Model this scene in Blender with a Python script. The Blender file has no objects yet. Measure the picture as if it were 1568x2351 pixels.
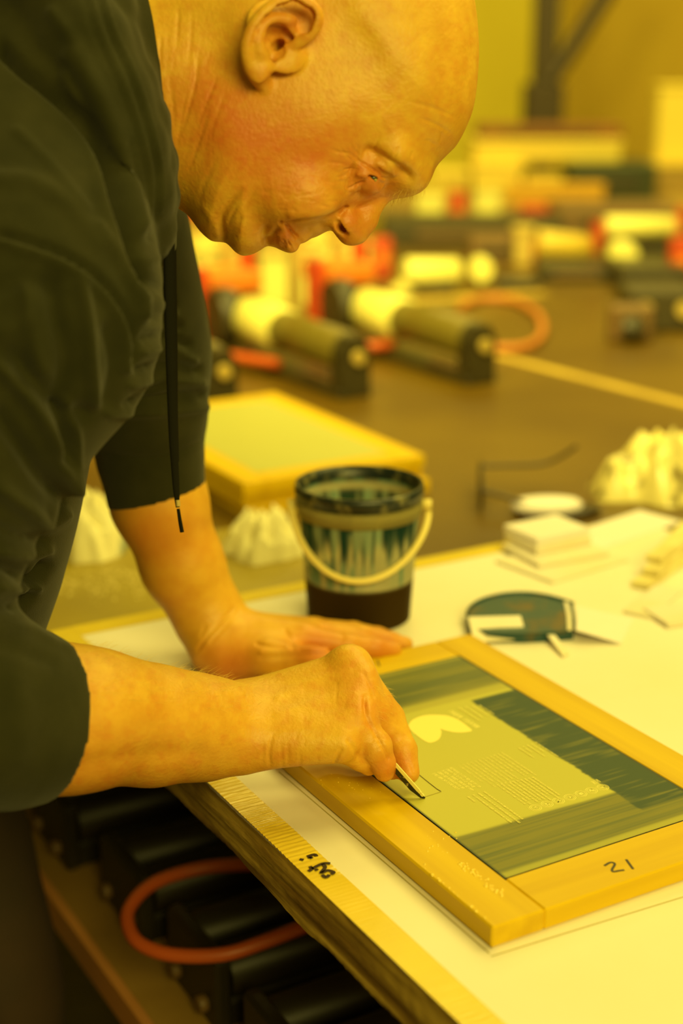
import bpy, math, random
import numpy as np

# ------------------------------------------------------------------ camera, world, lights, exposure
F_PX = 3450.0
PITCH = math.atan((1175.5 - 95) / F_PX)
SP, CP = math.sin(PITCH), math.cos(PITCH)
CAM = np.array([0.0, 0.0, 1.45])
SC = bpy.context.scene
COL = SC.collection
SC.view_settings.view_transform = 'Standard'
SC.view_settings.look = 'None'
SC.view_settings.gamma = 1.0
SC.view_settings.use_curve_mapping = False
SC.view_settings.exposure = 0.0
cd = bpy.data.cameras.new('camera')
cam = bpy.data.objects.new('camera', cd)
COL.objects.link(cam)
cam.location = CAM
cam.rotation_euler = (math.pi / 2 - PITCH, 0, 0)
cd.sensor_fit = 'VERTICAL'
cd.sensor_height = 36.0
cd.sensor_width = 24.0
cd.lens = F_PX / 2351 * 36.0
cd.clip_start = 0.05
cd.dof.use_dof = True
cd.dof.focus_distance = 1.055
cd.dof.aperture_fstop = 2.9
SC.camera = cam

LIGHT = (1.0, 0.83, 0.175)
w = bpy.data.worlds.new('world')
SC.world = w
w.use_nodes = True
w.node_tree.nodes['Background'].inputs[0].default_value = (1.0, 0.74, 0.07, 1)
w.node_tree.nodes['Background'].inputs[1].default_value = 0.16

def area(name, loc, target, size, power, col=LIGHT):
    ld = bpy.data.lights.new(name, 'AREA')
    ld.shape = 'RECTANGLE'
    ld.size, ld.size_y = size
    ld.energy = power
    ld.color = col
    o = bpy.data.objects.new(name, ld)
    COL.objects.link(o)
    o.location = loc
    d = np.array(target, float) - np.array(loc, float)
    import mathutils
    o.rotation_euler = mathutils.Vector(d).to_track_quat('-Z', 'Y').to_euler()
    return o
area('ceiling_lamp_key', (1.15, 1.55, 3.1), (0.15, 1.2, 0.9), (1.2, 1.4), 39)
area('front_fill', (1.0, -1.5, 2.6), (0.0, 1.0, 1.3), (1.6, 1.0), 82)  # added fill from camera right, brightens the face
area('ceiling_lamp_middle', (0.55, 2.9, 2.9), (0.6, 3.3, 0.9), (2.0, 0.9), 34)
_l = area('station_fill', (-0.7, 1.0, 3.0), (0.35, 4.1, 0.9), (0.9, 0.5), 30)  # added fill that lightens the fronts of stations and cartons
_l.data.spread = math.radians(75)
area('ceiling_lamp_rear', (1.0, 5.6, 3.4), (1.0, 6.4, 1.0), (3.0, 0.9), 112)

# ------------------------------------------------------------------ helpers
A = np.array([-0.5, math.sqrt(3) / 2])          # along the bench, away to the left
B = np.array([math.sqrt(3) / 2, 0.5])           # across the bench, away to the right
YAW = math.radians(30)                          # local x = B, local y = A

def dep(u, v, d):
    a = (u - 784) / F_PX
    b = (v - 1175.5) / F_PX
    return CAM + d * np.array([a, CP - b * SP, -SP - b * CP])

def at(u, v, z):
    b = (v - 1175.5) / F_PX
    return dep(u, v, (CAM[2] - z) / (SP + b * CP))

N0 = at(1128.6, 2178.5, 0.92)                   # near corner of the printing frame

def ab(u, v, z):
    q = at(u, v, z) - N0
    return float(q[:2] @ B), float(q[:2] @ A)

def T(b, a, z):
    q = N0[:2] + b * B + a * A
    return np.array([q[0], q[1], z])

def lin(r, g, b):
    f = lambda c: (c / 255 / 12.92) if c <= 10.3 else ((c / 255 + 0.055) / 1.055) ** 2.4
    return (f(r), f(g), f(b))

def mat(name, base, rough=0.6, base2=None, nscale=8.0, stretch=(1, 1, 1), bump=0.0, bscale=60.0, metallic=0.0,
        spec=0.5, trans=0.0, coat=0.0, sss=0.0, attr=None, attr_col=None, detail=5.0, lo=0.35, hi=0.65, sheen=0.0, vcol=None, bstretch=None, rough2=None, coat_rough=0.18):
    m = bpy.data.materials.new(name)
    m.use_nodes = True
    nt = m.node_tree
    p = nt.nodes['Principled BSDF']
    p.inputs['Base Color'].default_value = (*base, 1)
    p.inputs['Roughness'].default_value = rough
    p.inputs['Metallic'].default_value = metallic
    p.inputs['Specular IOR Level'].default_value = spec
    p.inputs['Transmission Weight'].default_value = trans
    p.inputs['Coat Weight'].default_value = coat
    p.inputs['Coat Roughness'].default_value = coat_rough
    p.inputs['Sheen Weight'].default_value = sheen
    if sss:
        p.inputs['Subsurface Weight'].default_value = sss
        p.inputs['Subsurface Radius'].default_value = (0.012, 0.004, 0.001)
        p.inputs['Subsurface Scale'].default_value = 0.35
    tc = nt.nodes.new('ShaderNodeTexCoord')
    def mapped(sx):
        mp = nt.nodes.new('ShaderNodeMapping')
        mp.inputs['Scale'].default_value = sx
        nt.links.new(tc.outputs['Object'], mp.inputs['Vector'])
        return mp
    out = None
    if vcol:
        a = nt.nodes.new('ShaderNodeAttribute')
        a.attribute_name = vcol
        out = a.outputs['Color']
        nt.links.new(out, p.inputs['Base Color'])
    if base2 is not None:
        n = nt.nodes.new('ShaderNodeTexNoise')
        n.inputs['Scale'].default_value = nscale
        n.inputs['Detail'].default_value = detail
        nt.links.new(mapped(stretch).outputs[0], n.inputs['Vector'])
        r = nt.nodes.new('ShaderNodeMapRange')
        r.inputs['From Min'].default_value = lo
        r.inputs['From Max'].default_value = hi
        nt.links.new(n.outputs['Fac'], r.inputs['Value'])
        mx = nt.nodes.new('ShaderNodeMix')
        mx.data_type = 'RGBA'
        mx.inputs['A'].default_value = (*base, 1)
        mx.inputs['B'].default_value = (*base2, 1)
        nt.links.new(r.outputs[0], mx.inputs['Factor'])
        out = mx.outputs['Result']
        if rough2 is not None:
            rr = nt.nodes.new('ShaderNodeMapRange')
            rr.inputs['To Min'].default_value = rough
            rr.inputs['To Max'].default_value = rough2
            nt.links.new(r.outputs[0], rr.inputs['Value'])
            nt.links.new(rr.outputs[0], p.inputs['Roughness'])
        nt.links.new(out, p.inputs['Base Color'])
    if attr:
        a = nt.nodes.new('ShaderNodeAttribute')
        a.attribute_name = attr
        mx2 = nt.nodes.new('ShaderNodeMix')
        mx2.data_type = 'RGBA'
        mx2.inputs['A'].default_value = (*base, 1)
        if out:
            nt.links.new(out, mx2.inputs['A'])
        mx2.inputs['B'].default_value = (*attr_col, 1)
        nt.links.new(a.outputs['Fac'], mx2.inputs['Factor'])
        nt.links.new(mx2.outputs['Result'], p.inputs['Base Color'])
    if bump:
        n2 = nt.nodes.new('ShaderNodeTexNoise')
        n2.inputs['Scale'].default_value = bscale
        n2.inputs['Detail'].default_value = 4
        nt.links.new(mapped(bstretch or stretch).outputs[0], n2.inputs['Vector'])
        bp = nt.nodes.new('ShaderNodeBump')
        bp.inputs['Strength'].default_value = 1.0
        bp.inputs['Distance'].default_value = bump
        nt.links.new(n2.outputs['Fac'], bp.inputs['Height'])
        nt.links.new(bp.outputs[0], p.inputs['Normal'])
    return m

def tag(o, label, cat=None, group=None, kind=None):
    if label: o['label'] = label
    if cat: o['category'] = cat
    if group: o['group'] = group
    if kind: o['kind'] = kind
    return o

class MB:
    """collects shapes, builds ONE mesh object"""
    def __init__(s):
        s.v, s.f, s.n, s.sm = [], [], 0, []
    def raw(s, v, f, smooth=False):
        v = np.asarray(v, float)
        s.v.append(v)
        s.f += [tuple(i + s.n for i in q) for q in f]
        s.sm += [smooth] * len(f)
        s.n += len(v)
        return s
    def box(s, lo, hi, bev=0.0, rot=None, org=None):
        lo, hi = np.array(lo, float), np.array(hi, float)
        c, h = (lo + hi) / 2, (hi - lo) / 2
        bev = min(bev, h.min() * 0.49)
        if bev <= 0:
            v = np.array([[x, y, z] for x in (-1, 1) for y in (-1, 1) for z in (-1, 1)]) * h
            f = [(0, 1, 3, 2), (4, 6, 7, 5), (0, 4, 5, 1), (2, 3, 7, 6), (0, 2, 6, 4), (1, 5, 7, 3)]
        else:
            v, f, idx = [], [], {}
            for sx in (-1, 1):
                for sy in (-1, 1):
                    for sz in (-1, 1):
                        for k in range(3):
                            q = np.array([sx, sy, sz]) * (h - bev)
                            q[k] = (sx, sy, sz)[k] * h[k]
                            idx[(sx, sy, sz, k)] = len(v)
                            v.append(q)
            for k in range(3):
                i, j = [(1, 2), (2, 0), (0, 1)][k]
                for sg in (-1, 1):
                    ring = []
                    for a, b in ((-1, -1), (1, -1), (1, 1), (-1, 1)):
                        t = [0, 0, 0]; t[k] = sg; t[i] = a; t[j] = b
                        ring.append(idx[(*t, k)])
                    f.append(tuple(ring if sg > 0 else ring[::-1]))
                for a in (-1, 1):
                    for b in (-1, 1):
                        t0 = [0, 0, 0]; t0[k] = -1; t0[i] = a; t0[j] = b
                        t1 = list(t0); t1[k] = 1
                        q = (idx[(*t0, i)], idx[(*t1, i)], idx[(*t1, j)], idx[(*t0, j)])
                        f.append(q if a * b > 0 else q[::-1])
            for sx in (-1, 1):
                for sy in (-1, 1):
                    for sz in (-1, 1):
                        q = tuple(idx[(sx, sy, sz, k)] for k in range(3))
                        f.append(q if sx * sy * sz > 0 else q[::-1])
            v = np.array(v)
        v = v + c
        if rot is not None:
            o = np.array(org if org is not None else c)
            v = (v - o) @ np.array(rot).T + o
        return s.raw(v, f)
    def tube(s, pts, rad, n=12, cap=True, flat=1.0, closed=False):
        P = np.asarray(pts, float)
        m = len(P)
        R = np.full(m, rad, float) if np.isscalar(rad) else np.asarray(rad, float)
        tg = np.roll(P, -1, 0) - np.roll(P, 1, 0) if closed else np.gradient(P, axis=0)
        tg /= np.linalg.norm(tg, axis=1)[:, None] + 1e-12
        up = np.array([0, 0, 1.0]) if abs(tg[0][2]) < 0.9 else np.array([0, 1.0, 0])
        v = []
        nrm = np.cross(np.cross(tg[0], up), tg[0])
        for i in range(m):
            nrm = nrm - tg[i] * (nrm @ tg[i])
            nrm /= np.linalg.norm(nrm) + 1e-12
            bn = np.cross(tg[i], nrm)
            for k in range(n):
                t = 2 * math.pi * k / n
                v.append(P[i] + R[i] * (math.cos(t) * nrm * flat + math.sin(t) * bn))
        f = []
        rng = m if closed else m - 1
        for i in range(rng):
            for k in range(n):
                j = (i + 1) % m
                f.append((i * n + k, i * n + (k + 1) % n, j * n + (k + 1) % n, j * n + k))
        s.raw(v, f, True)
        if cap and not closed:
            v0 = np.array(v[:n]); v1 = np.array(v[-n:])
            s.raw(v0, [tuple(range(n))[::-1]])
            s.raw(v1, [tuple(range(n))])
        return s
    def lathe(s, prof, n=40, center=(0, 0, 0), smooth=True):
        v, f = [], []
        m = len(prof)
        for r, z in prof:
            for k in range(n):
                t = 2 * math.pi * k / n
                v.append((center[0] + r * math.cos(t), center[1] + r * math.sin(t), center[2] + z))
        for i in range(m - 1):
            for k in range(n):
                f.append((i * n + k, i * n + (k + 1) % n, (i + 1) * n + (k + 1) % n, (i + 1) * n + k))
        return s.raw(v, f, smooth)
    def cyl(s, a, b, r, n=24):
        a, b = np.array(a, float), np.array(b, float)
        e = (b - a) / np.linalg.norm(b - a)
        bev = min(r * 0.12, np.linalg.norm(b - a) * 0.2)
        return s.tube([a, a + e * bev * 0.01, a + e * bev, b - e * bev, b - e * bev * 0.01, b], [r - bev, r - bev, r, r, r - bev, r - bev], n)
    def prism(s, poly, z0, z1):
        n = len(poly)
        v = [(x, y, z0) for x, y in poly] + [(x, y, z1) for x, y in poly]
        f = [tuple(range(n))[::-1], tuple(range(n, 2 * n))] + [(i, (i + 1) % n, n + (i + 1) % n, n + i) for i in range(n)]
        return s.raw(v, f)
    def ribbon(s, P, width, h=0.0003):
        P = np.asarray(P, float)
        d = np.gradient(P[:, :2], axis=0)
        d /= np.linalg.norm(d, axis=1)[:, None] + 1e-9
        nn = np.stack([-d[:, 1], d[:, 0]], 1) * width / 2
        m = len(P)
        v = []
        for i in range(m):
            x, y, z = P[i]
            v += [(x + nn[i, 0], y + nn[i, 1], z), (x - nn[i, 0], y - nn[i, 1], z), (x - nn[i, 0], y - nn[i, 1], z + h), (x + nn[i, 0], y + nn[i, 1], z + h)]
        f = []
        for i in range(m - 1):
            for k in range(4):
                f.append((i * 4 + k, (i + 1) * 4 + k, (i + 1) * 4 + (k + 1) % 4, i * 4 + (k + 1) % 4))
        f += [(3, 2, 1, 0), tuple((m - 1) * 4 + k for k in range(4))]
        f = [q[::-1] for q in f]
        return s.raw(v, f)
    def flat(s, P, width):
        """ink mark: one flat strip, each a hair above the last so that crossings stay clean"""
        s.lift = getattr(s, 'lift', 0.0) + 1.5e-7
        P = np.array(P, float)
        d = np.gradient(P[:, :2], axis=0)
        d /= np.linalg.norm(d, axis=1)[:, None] + 1e-9
        nn = np.stack([-d[:, 1], d[:, 0]], 1) * width / 2
        v = []
        for i in range(len(P)):
            v += [(P[i, 0] + nn[i, 0], P[i, 1] + nn[i, 1], P[i, 2] + s.lift), (P[i, 0] - nn[i, 0], P[i, 1] - nn[i, 1], P[i, 2] + s.lift)]
        return s.raw(v, [(2 * i, 2 * i + 1, 2 * i + 3, 2 * i + 2) for i in range(len(P) - 1)])
    def build(s, name, m, parent=None, loc=None, rotz=0.0, smooth=None):
        v = np.concatenate(s.v)
        me = bpy.data.meshes.new(name)
        me.from_pydata(v.tolist(), [], s.f)
        sm = np.array(s.sm) if smooth is None else np.full(len(s.f), smooth)
        me.polygons.foreach_set('use_smooth', sm)
        me.materials.append(m)
        me.update()
        o = bpy.data.objects.new(name, me)
        COL.objects.link(o)
        if parent is not None: o.parent = parent
        if loc is not None: o.location = loc
        o.rotation_euler = (0, 0, rotz)
        return o

def empty(name, loc, rotz=0.0):
    o = bpy.data.objects.new(name, None)
    o.empty_display_size = 0.05
    COL.objects.link(o)
    o.location = loc
    o.rotation_euler = (0, 0, rotz)
    return o

def dup(root, loc, rotz=None):
    r = root.copy(); COL.objects.link(r); r.location = loc
    if rotz is not None: r.rotation_euler = (0, 0, rotz)
    for ch in list(root.children):
        c = ch.copy(); COL.objects.link(c); c.parent = r
        for g in list(ch.children):
            d = g.copy(); COL.objects.link(d); d.parent = c
    return r

def smooth_line(P, k=6, closed=False):
    P = np.asarray(P, float)
    n = len(P)
    out = []
    rng = n if closed else n - 1
    g = (lambda i: P[i % n]) if closed else (lambda i: P[min(max(i, 0), n - 1)])
    for i in range(rng):
        p0, p1, p2, p3 = g(i - 1), g(i), g(i + 1), g(i + 2)
        for j in range(k):
            t = j / k
            out.append(0.5 * (2 * p1 + (p2 - p0) * t + (2 * p0 - 5 * p1 + 4 * p2 - p3) * t * t + (3 * p1 - p0 - 3 * p2 + p3) * t ** 3))
    if not closed: out.append(P[-1])
    return np.array(out)

# ------------------------------------------------------------------ implicit surfaces (camera-aligned modelling frame)
def pc(u, v, d):
    return np.array([(u - 784) / F_PX * d, -(v - 1175.5) / F_PX * d, d])

def to_world(P):
    x, y, d = P[:, 0], P[:, 1], P[:, 2]
    return np.stack([x, CAM[1] + y * SP + d * CP, CAM[2] + y * CP - d * SP], 1)

class Field:
    def __init__(s, lo, hi, h):
        s.h = h
        s.lo = np.array(lo, float)
        s.ax = [np.arange(lo[i], hi[i] + h, h).astype(np.float32) for i in range(3)]
        s.f = np.full([len(a) for a in s.ax], 0.04, np.float32)
    def sub(s, lo, hi):
        sl, g = [], []
        for i in range(3):
            i0 = max(int(math.floor((lo[i] - s.lo[i]) / s.h)), 0)
            i1 = min(int(math.ceil((hi[i] - s.lo[i]) / s.h)) + 1, len(s.ax[i]))
            if i1 <= i0: return None, None
            sl.append(slice(i0, i1))
            sh = [1, 1, 1]; sh[i] = -1
            g.append(s.ax[i][i0:i1].reshape(sh))
        return tuple(sl), g
    def comb(s, d, sl, k, op):
        a = s.f[sl]
        if op == 'cut':
            b = -d
            if k > 0:
                hh = np.maximum(k - np.abs(a - b), 0) / k
                s.f[sl] = np.maximum(a, b) + hh * hh * k * 0.25
            else:
                s.f[sl] = np.maximum(a, b)
        else:
            if k > 0:
                hh = np.maximum(k - np.abs(a - d), 0) / k
                s.f[sl] = np.minimum(a, d) - hh * hh * k * 0.25
            else:
                s.f[sl] = np.minimum(a, d)
    def cap(s, a, b, ra, rb, k=0.004, op='add', sq=None):
        a, b = np.asarray(a, np.float32), np.asarray(b, np.float32)
        m = max(ra, rb) * (max(1, 1 / min(sq[1])) if sq else 1) + k + 0.004
        sl, g = s.sub(np.minimum(a, b) - m, np.maximum(a, b) + m)
        if sl is None: return
        ba = b - a
        L = max(float(ba @ ba), 1e-12)
        q = [g[i] - a[i] for i in range(3)]
        t = np.clip((q[0] * ba[0] + q[1] * ba[1] + q[2] * ba[2]) / L, 0, 1)
        d = np.sqrt((q[0] - t * ba[0]) ** 2 + (q[1] - t * ba[1]) ** 2 + (q[2] - t * ba[2]) ** 2) - (ra + (rb - ra) * t)
        s.comb(d.astype(np.float32), sl, k, op)
    def chain(s, pts, rad, k=0.004, op='add'):
        for i in range(len(pts) - 1):
            s.cap(pts[i], pts[i + 1], rad[i], rad[i + 1], k, op)
    def ell(s, c, r, k=0.004, op='add', R=None):
        c, r = np.asarray(c, np.float32), np.asarray(r, np.float32)
        m = (r.max() if R is not None else r) + k + 0.004
        sl, g = s.sub(c - m, c + m)
        if sl is None: return
        q = [g[i] - c[i] for i in range(3)]
        if R is not None:
            R = np.asarray(R, np.float32)       # rows = local axes
            q = [R[i, 0] * q[0] + R[i, 1] * q[1] + R[i, 2] * q[2] for i in range(3)]
        k0 = np.sqrt(sum((q[i] / r[i]) ** 2 for i in range(3)))
        k1 = np.sqrt(sum((q[i] / r[i] ** 2) ** 2 for i in range(3))) + 1e-6
        d = k0 * (k0 - 1) / k1
        s.comb(np.broadcast_to(d, s.f[sl].shape).astype(np.float32), sl, k, op)
    def halfcut(s, p, n, lo=None, hi=None, k=0.0):
        """remove everything on the +n side of the plane through p (inside lo..hi)"""
        n = np.asarray(n, float); n = n / np.linalg.norm(n)
        sl, g = s.sub(lo if lo is not None else s.lo, hi if hi is not None else [a[-1] for a in s.ax])
        d = sum((g[i] - p[i]) * n[i] for i in range(3))
        s.comb((-d * np.ones(s.f[sl].shape)).astype(np.float32), sl, k, 'cut')
    def mesh(s):
        f = s.f
        f[0], f[-1] = 0.04, 0.04
        f[:, 0], f[:, -1] = 0.04, 0.04
        f[:, :, 0], f[:, :, -1] = 0.04, 0.04
        ins = f < 0
        n = [d - 1 for d in f.shape]
        c = [ins[i:i + n[0], j:j + n[1], k:k + n[2]] for i in (0, 1) for j in (0, 1) for k in (0, 1)]
        cnt = sum(x.astype(np.int8) for x in c)
        I, J, K = np.nonzero((cnt > 0) & (cnt < 8))
        val = {(i, j, k): f[I + i, J + j, K + k] for i in (0, 1) for j in (0, 1) for k in (0, 1)}
        acc = np.zeros((len(I), 3)); num = np.zeros(len(I))
        for axis in range(3):
            for p in (0, 1):
                for q in (0, 1):
                    a = [p, q]; a.insert(axis, 0)
                    b = [p, q]; b.insert(axis, 1)
                    va, vb = val[tuple(a)], val[tuple(b)]
                    m = (va < 0) != (vb < 0)
                    t = np.where(m, va / np.where(m, va - vb, 1), 0)
                    pos = np.tile(np.array(a, float), (len(I), 1))
                    pos[:, axis] = t
                    acc += pos * m[:, None]
                    num += m
        V = (acc / num[:, None] + np.stack([I, J, K], 1)) * s.h + s.lo
        idx = np.full(n, -1, np.int32)
        idx[I, J, K] = np.arange(len(I))
        quads = []
        for axis in range(3):
            a = np.take(ins, range(0, f.shape[axis] - 1), axis)
            b = np.take(ins, range(1, f.shape[axis]), axis)
            E = np.nonzero(a != b)
            flip = a[E]
            o1, o2 = [(1, 2), (2, 0), (0, 1)][axis]
            def cell(d1, d2):
                e = [x.copy() for x in E]
                e[o1] -= d1; e[o2] -= d2
                return idx[tuple(e)]
            q = np.stack([cell(0, 0), cell(1, 0), cell(1, 1), cell(0, 1)], 1)
            q = np.where(flip[:, None], q, q[:, ::-1])
            quads.append(q)
        Qq = np.concatenate(quads)
        a, b_, c_ = V[Qq[:, 0]], V[Qq[:, 1]], V[Qq[:, 2]]
        if (np.cross(b_ - a, c_ - a) * (a - V.mean(0))).sum() < 0: Qq = Qq[:, ::-1]
        return V, Qq

def vnormals(V, Q):
    fn = np.cross(V[Q[:, 2]] - V[Q[:, 0]], V[Q[:, 3]] - V[Q[:, 1]])
    n = np.zeros_like(V)
    for k in range(4):
        for ax in range(3):
            n[:, ax] += np.bincount(Q[:, k], fn[:, ax], len(V))
    return n / (np.linalg.norm(n, axis=1)[:, None] + 1e-12)

def laplace(V, Q, it=2, lam=0.5):
    e = np.concatenate([Q[:, [0, 1]], Q[:, [1, 2]], Q[:, [2, 3]], Q[:, [3, 0]]])
    deg = np.bincount(e[:, 0], minlength=len(V)) + np.bincount(e[:, 1], minlength=len(V))
    for _ in range(it):
        for l in (lam, -lam * 1.04):
            s = np.zeros_like(V)
            for ax in range(3):
                s[:, ax] = np.bincount(e[:, 0], V[e[:, 1], ax], len(V)) + np.bincount(e[:, 1], V[e[:, 0], ax], len(V))
            V = V + l * (s / deg[:, None] - V)
    return V

def project(V):
    return np.stack([784 + F_PX * V[:, 0] / V[:, 2], 1175.5 - F_PX * V[:, 1] / V[:, 2]], 1)

def poly_dist(P, L):
    d = np.full(len(P), 1e9)
    tt = np.zeros(len(P))
    n = len(L) - 1
    for i in range(n):
        a, b = L[i], L[i + 1]
        ba = b - a
        t = np.clip(((P - a) @ ba) / (ba @ ba + 1e-9), 0, 1)
        q = np.linalg.norm(P - a - t[:, None] * ba, axis=1)
        m = q < d
        d[m] = q[m]
        tt[m] = (i + t[m]) / n
    return d, tt

def strokes(V, Q, lst, side=None):
    """sculpts creases (negative) and ridges (positive) along polylines: (points, sigma, metres[, fade])"""
    N = vnormals(V, Q)
    P = project(V)
    face = np.clip(-(N * V).sum(1) / np.linalg.norm(V, axis=1) * 3 + 0.3, 0, 1)
    disp = np.zeros(len(V))
    for st in lst:
        L = np.array(st[0], float)
        sg, dz = st[1], st[2]
        if len(L) > 2: L = smooth_line(L, 5)
        if len(L) == 1: L = np.concatenate([L, L + 0.01])
        lo, hi = L.min(0) - 3 * sg, L.max(0) + 3 * sg
        m = np.nonzero(((P > lo) & (P < hi)).all(1) & (face > 0))[0]
        if len(m) == 0: continue
        d, t = poly_dist(P[m], L)
        fade = 1.0
        if len(st) > 3 and st[3] < 1e3: fade = np.clip(np.minimum(t, 1 - t) * st[3], 0, 1)
        disp[m] += dz * np.exp(-(d / sg) ** 2) * fade * face[m]
    return V + N * disp[:, None]

def mesh_obj(name, V, Q, m, parent=None, attrs=None, loc=None, world=True):
    W = to_world(V) if world else V
    if loc is not None: W = W - np.asarray(loc)
    me = bpy.data.meshes.new(name)
    me.vertices.add(len(W)); me.vertices.foreach_set('co', W.astype(np.float32).ravel())
    me.loops.add(Q.size); me.loops.foreach_set('vertex_index', Q.astype(np.int32).ravel())
    me.polygons.add(len(Q))
    me.polygons.foreach_set('loop_start', np.arange(0, Q.size, Q.shape[1], dtype=np.int32))
    me.polygons.foreach_set('use_smooth', np.ones(len(Q), bool))
    me.update(calc_edges=True)
    me.validate()
    me.materials.append(m)
    if attrs:
        for k, a in attrs.items():
            if a.ndim == 1:
                at_ = me.attributes.new(k, 'FLOAT', 'POINT'); at_.data.foreach_set('value', a.astype(np.float32))
            else:
                at_ = me.attributes.new(k, 'FLOAT_COLOR', 'POINT')
                at_.data.foreach_set('color', np.concatenate([a, np.ones((len(a), 1))], 1).astype(np.float32).ravel())
    o = bpy.data.objects.new(name, me)
    COL.objects.link(o)
    if parent is not None: o.parent = parent
    elif loc is not None: o.location = loc
    return o

# ------------------------------------------------------------------ setting
M = {}
M['floor'] = mat('floor_concrete', (0.10, 0.085, 0.06), 0.5, (0.16, 0.13, 0.08), 3.0, bump=0.002, bscale=20)
M['wall'] = mat('wall_paint', (0.70, 0.55, 0.03), 0.8, (0.78, 0.64, 0.045), 0.7, bump=0.002, bscale=30)
M['wall2'] = mat('wall_board', (0.58, 0.41, 0.035), 0.8, (0.46, 0.28, 0.02), 0.5, bump=0.002, bscale=30)
MB().box((-6, -3, -0.1), (8, 9.2, 0)).build('floor', M['floor'])['kind'] = 'structure'
MB().box((-6, 8.8, 0), (1.45, 8.95, 4.2)).build('wall_back', M['wall'])['kind'] = 'structure'
_r = MB().box((0, 0, 0), (0.15, 8.5, 4.2)).build('wall_right', M['wall2'], loc=(1.30, 8.8, 0))
_r.rotation_euler = (0, 0, math.radians(-122)); _r['kind'] = 'structure'
MB().box((-6.15, -3, 0), (-6, 8.95, 4.2)).build('wall_left', M['wall'])['kind'] = 'structure'

# ------------------------------------------------------------------ bench
M['bench'] = mat('bench_top', (0.150, 0.088, 0.006), 0.36, (0.100, 0.054, 0.003), 2.5, (1, 1, 1), bump=0.0006, bscale=45, detail=8, spec=.35)
M['dark_steel'] = mat('dark_steel', (0.05, 0.04, 0.02), 0.45, (0.085, 0.065, 0.03), 9.0)
b0, b1, a0, a1 = 0.16, 3.6, 0.02, 4.6
bench = empty('long_bench', T(1.5, 2.0, 0), YAW)
def loc_b(b, a): return (b - 1.5, a - 2.0)
poly = [(-0.95, 0.66), (-0.95, 3.6), (3.0, 3.6), (3.0, -0.3), (0.30, -0.3), (0.30, 0.66)]
MB().prism([loc_b(*q) for q in poly], 0.855, 0.885).build('bench_top', M['bench'], bench)
for q in [(-0.85, 1.0), (-0.85, 3.5), (2.9, 3.5), (2.9, -0.2), (0.62, -0.2), (1.5, 2.2)]:
    x, y = loc_b(*q)
    MB().box((x - .03, y - .03, 0), (x + .03, y + .03, 0.855), 0.004).build('leg', M['dark_steel'], bench)
M['yellow_line'] = mat('yellow_line', (0.62, 0.42, 0.05), 0.5, (0.5, 0.33, 0.04), 12)
L0, L1 = ab(1135, 815, .885), ab(1600, 935, .885)
x0, y0 = loc_b(*L0); x1, y1 = loc_b(*L1)
MB().ribbon([(x0, y0, .8851), ((x0 + x1) / 2, (y0 + y1) / 2, .8851), (x1, y1, .8851)], 0.028, 0.0006).build('seam_strip', M['yellow_line'], bench)
x0, y0 = loc_b(*ab(930, 690, .885)); x1, y1 = loc_b(*ab(1250, 672, .885))
MB().ribbon([(x0, y0, .8851), ((x0 + x1) / 2, (y0 + y1) / 2, .8851), (x1, y1, .8851)], 0.05, 0.0006).build('seam_strip', M['yellow_line'], bench)
tag(bench, 'long brown workbench running from the white board to the machines at the back', 'bench')

M['mat'] = mat('yellow_sheet', (0.40, 0.30, 0.022), 0.5, (0.31, 0.22, 0.016), 5, bump=0.0003, bscale=60)
sheet_ = MB().box((-.92, .640, 0), (.345, .925, .0018), .0004).build('backing_sheet', M['mat'], None, T(0, 0, .8852), YAW)
tag(sheet_, 'yellowish backing sheet on the bench between the white board and the screen frame stack', 'sheet')
# work board
M['board'] = mat('white_board', (0.84, 0.78, 0.74), 0.45, (0.81, 0.745, 0.64), 6, bump=0.0002, bscale=30)
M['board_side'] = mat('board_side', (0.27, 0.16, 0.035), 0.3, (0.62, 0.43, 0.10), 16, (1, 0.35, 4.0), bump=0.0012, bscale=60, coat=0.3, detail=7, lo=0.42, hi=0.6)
M['tape'] = mat('packing_tape', (0.82, 0.62, 0.06), 0.22, (0.74, 0.54, 0.045), 14, bump=0.00008, bscale=140, coat=0.5, coat_rough=0.08)
M['ink'] = mat('marker_ink', (0.035, 0.02, 0.012), 0.5)
BW0, BW1, BA0, BA1, BZ = -0.0575, 0.655, -0.40, 0.632, 0.92
board = MB().box((BW0, BA0, 0), (BW1, BA1, 0.035), 0.0015).build('work_board', M['board'], None, T(0, 0, 0.885), YAW)
tag(board, 'white work board with taped edges lying on the brown bench under the printing frame', 'board')
# wrapped side edge, slightly wavy, made of layered tape
def side_wrap():
    mb = MB()
    na, nz = 260, 14
    rng = np.random.RandomState(3)
    av = np.linspace(BA0, BA1, na); zv = np.linspace(-0.002, 0.0352, nz)
    G = np.zeros((na, nz, 3))
    for i, a in enumerate(av):
        for j, z in enumerate(zv):
            lay = 0.0011 * math.sin(z * 900 + 2.0 * math.sin(a * 9)) + 0.0009 * math.sin(z * 420 + a * 23) + 0.0007 * rng.rand()
            edge = 0.0015 * math.sin(a * 31) * (1 - j / nz) + 0.001 * math.sin(a * 77 + 1)
            bulge = 0.002 * math.sin(math.pi * j / (nz - 1))
            G[i, j] = (BW0 - 0.0006 - bulge - max(lay, 0) - (0.0015 if j < 3 else 0), a, z + (edge if j == 0 else 0))
    v = G.reshape(-1, 3)
    f = [(i * nz + j, i * nz + j + 1, (i + 1) * nz + j + 1, (i + 1) * nz + j) for i in range(na - 1) for j in range(nz - 1)]
    n = len(v)
    v2 = v.copy(); v2[:, 0] = BW0 + 0.0005
    f2 = [tuple(x + n for x in q[::-1]) for q in f]
    mb.raw(np.concatenate([v, v2]), f + f2, True)
    return mb
tag(side_wrap().build('side_wrap', M['board_side'], board), 'dark layered glossy tape and wood edge')
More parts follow.
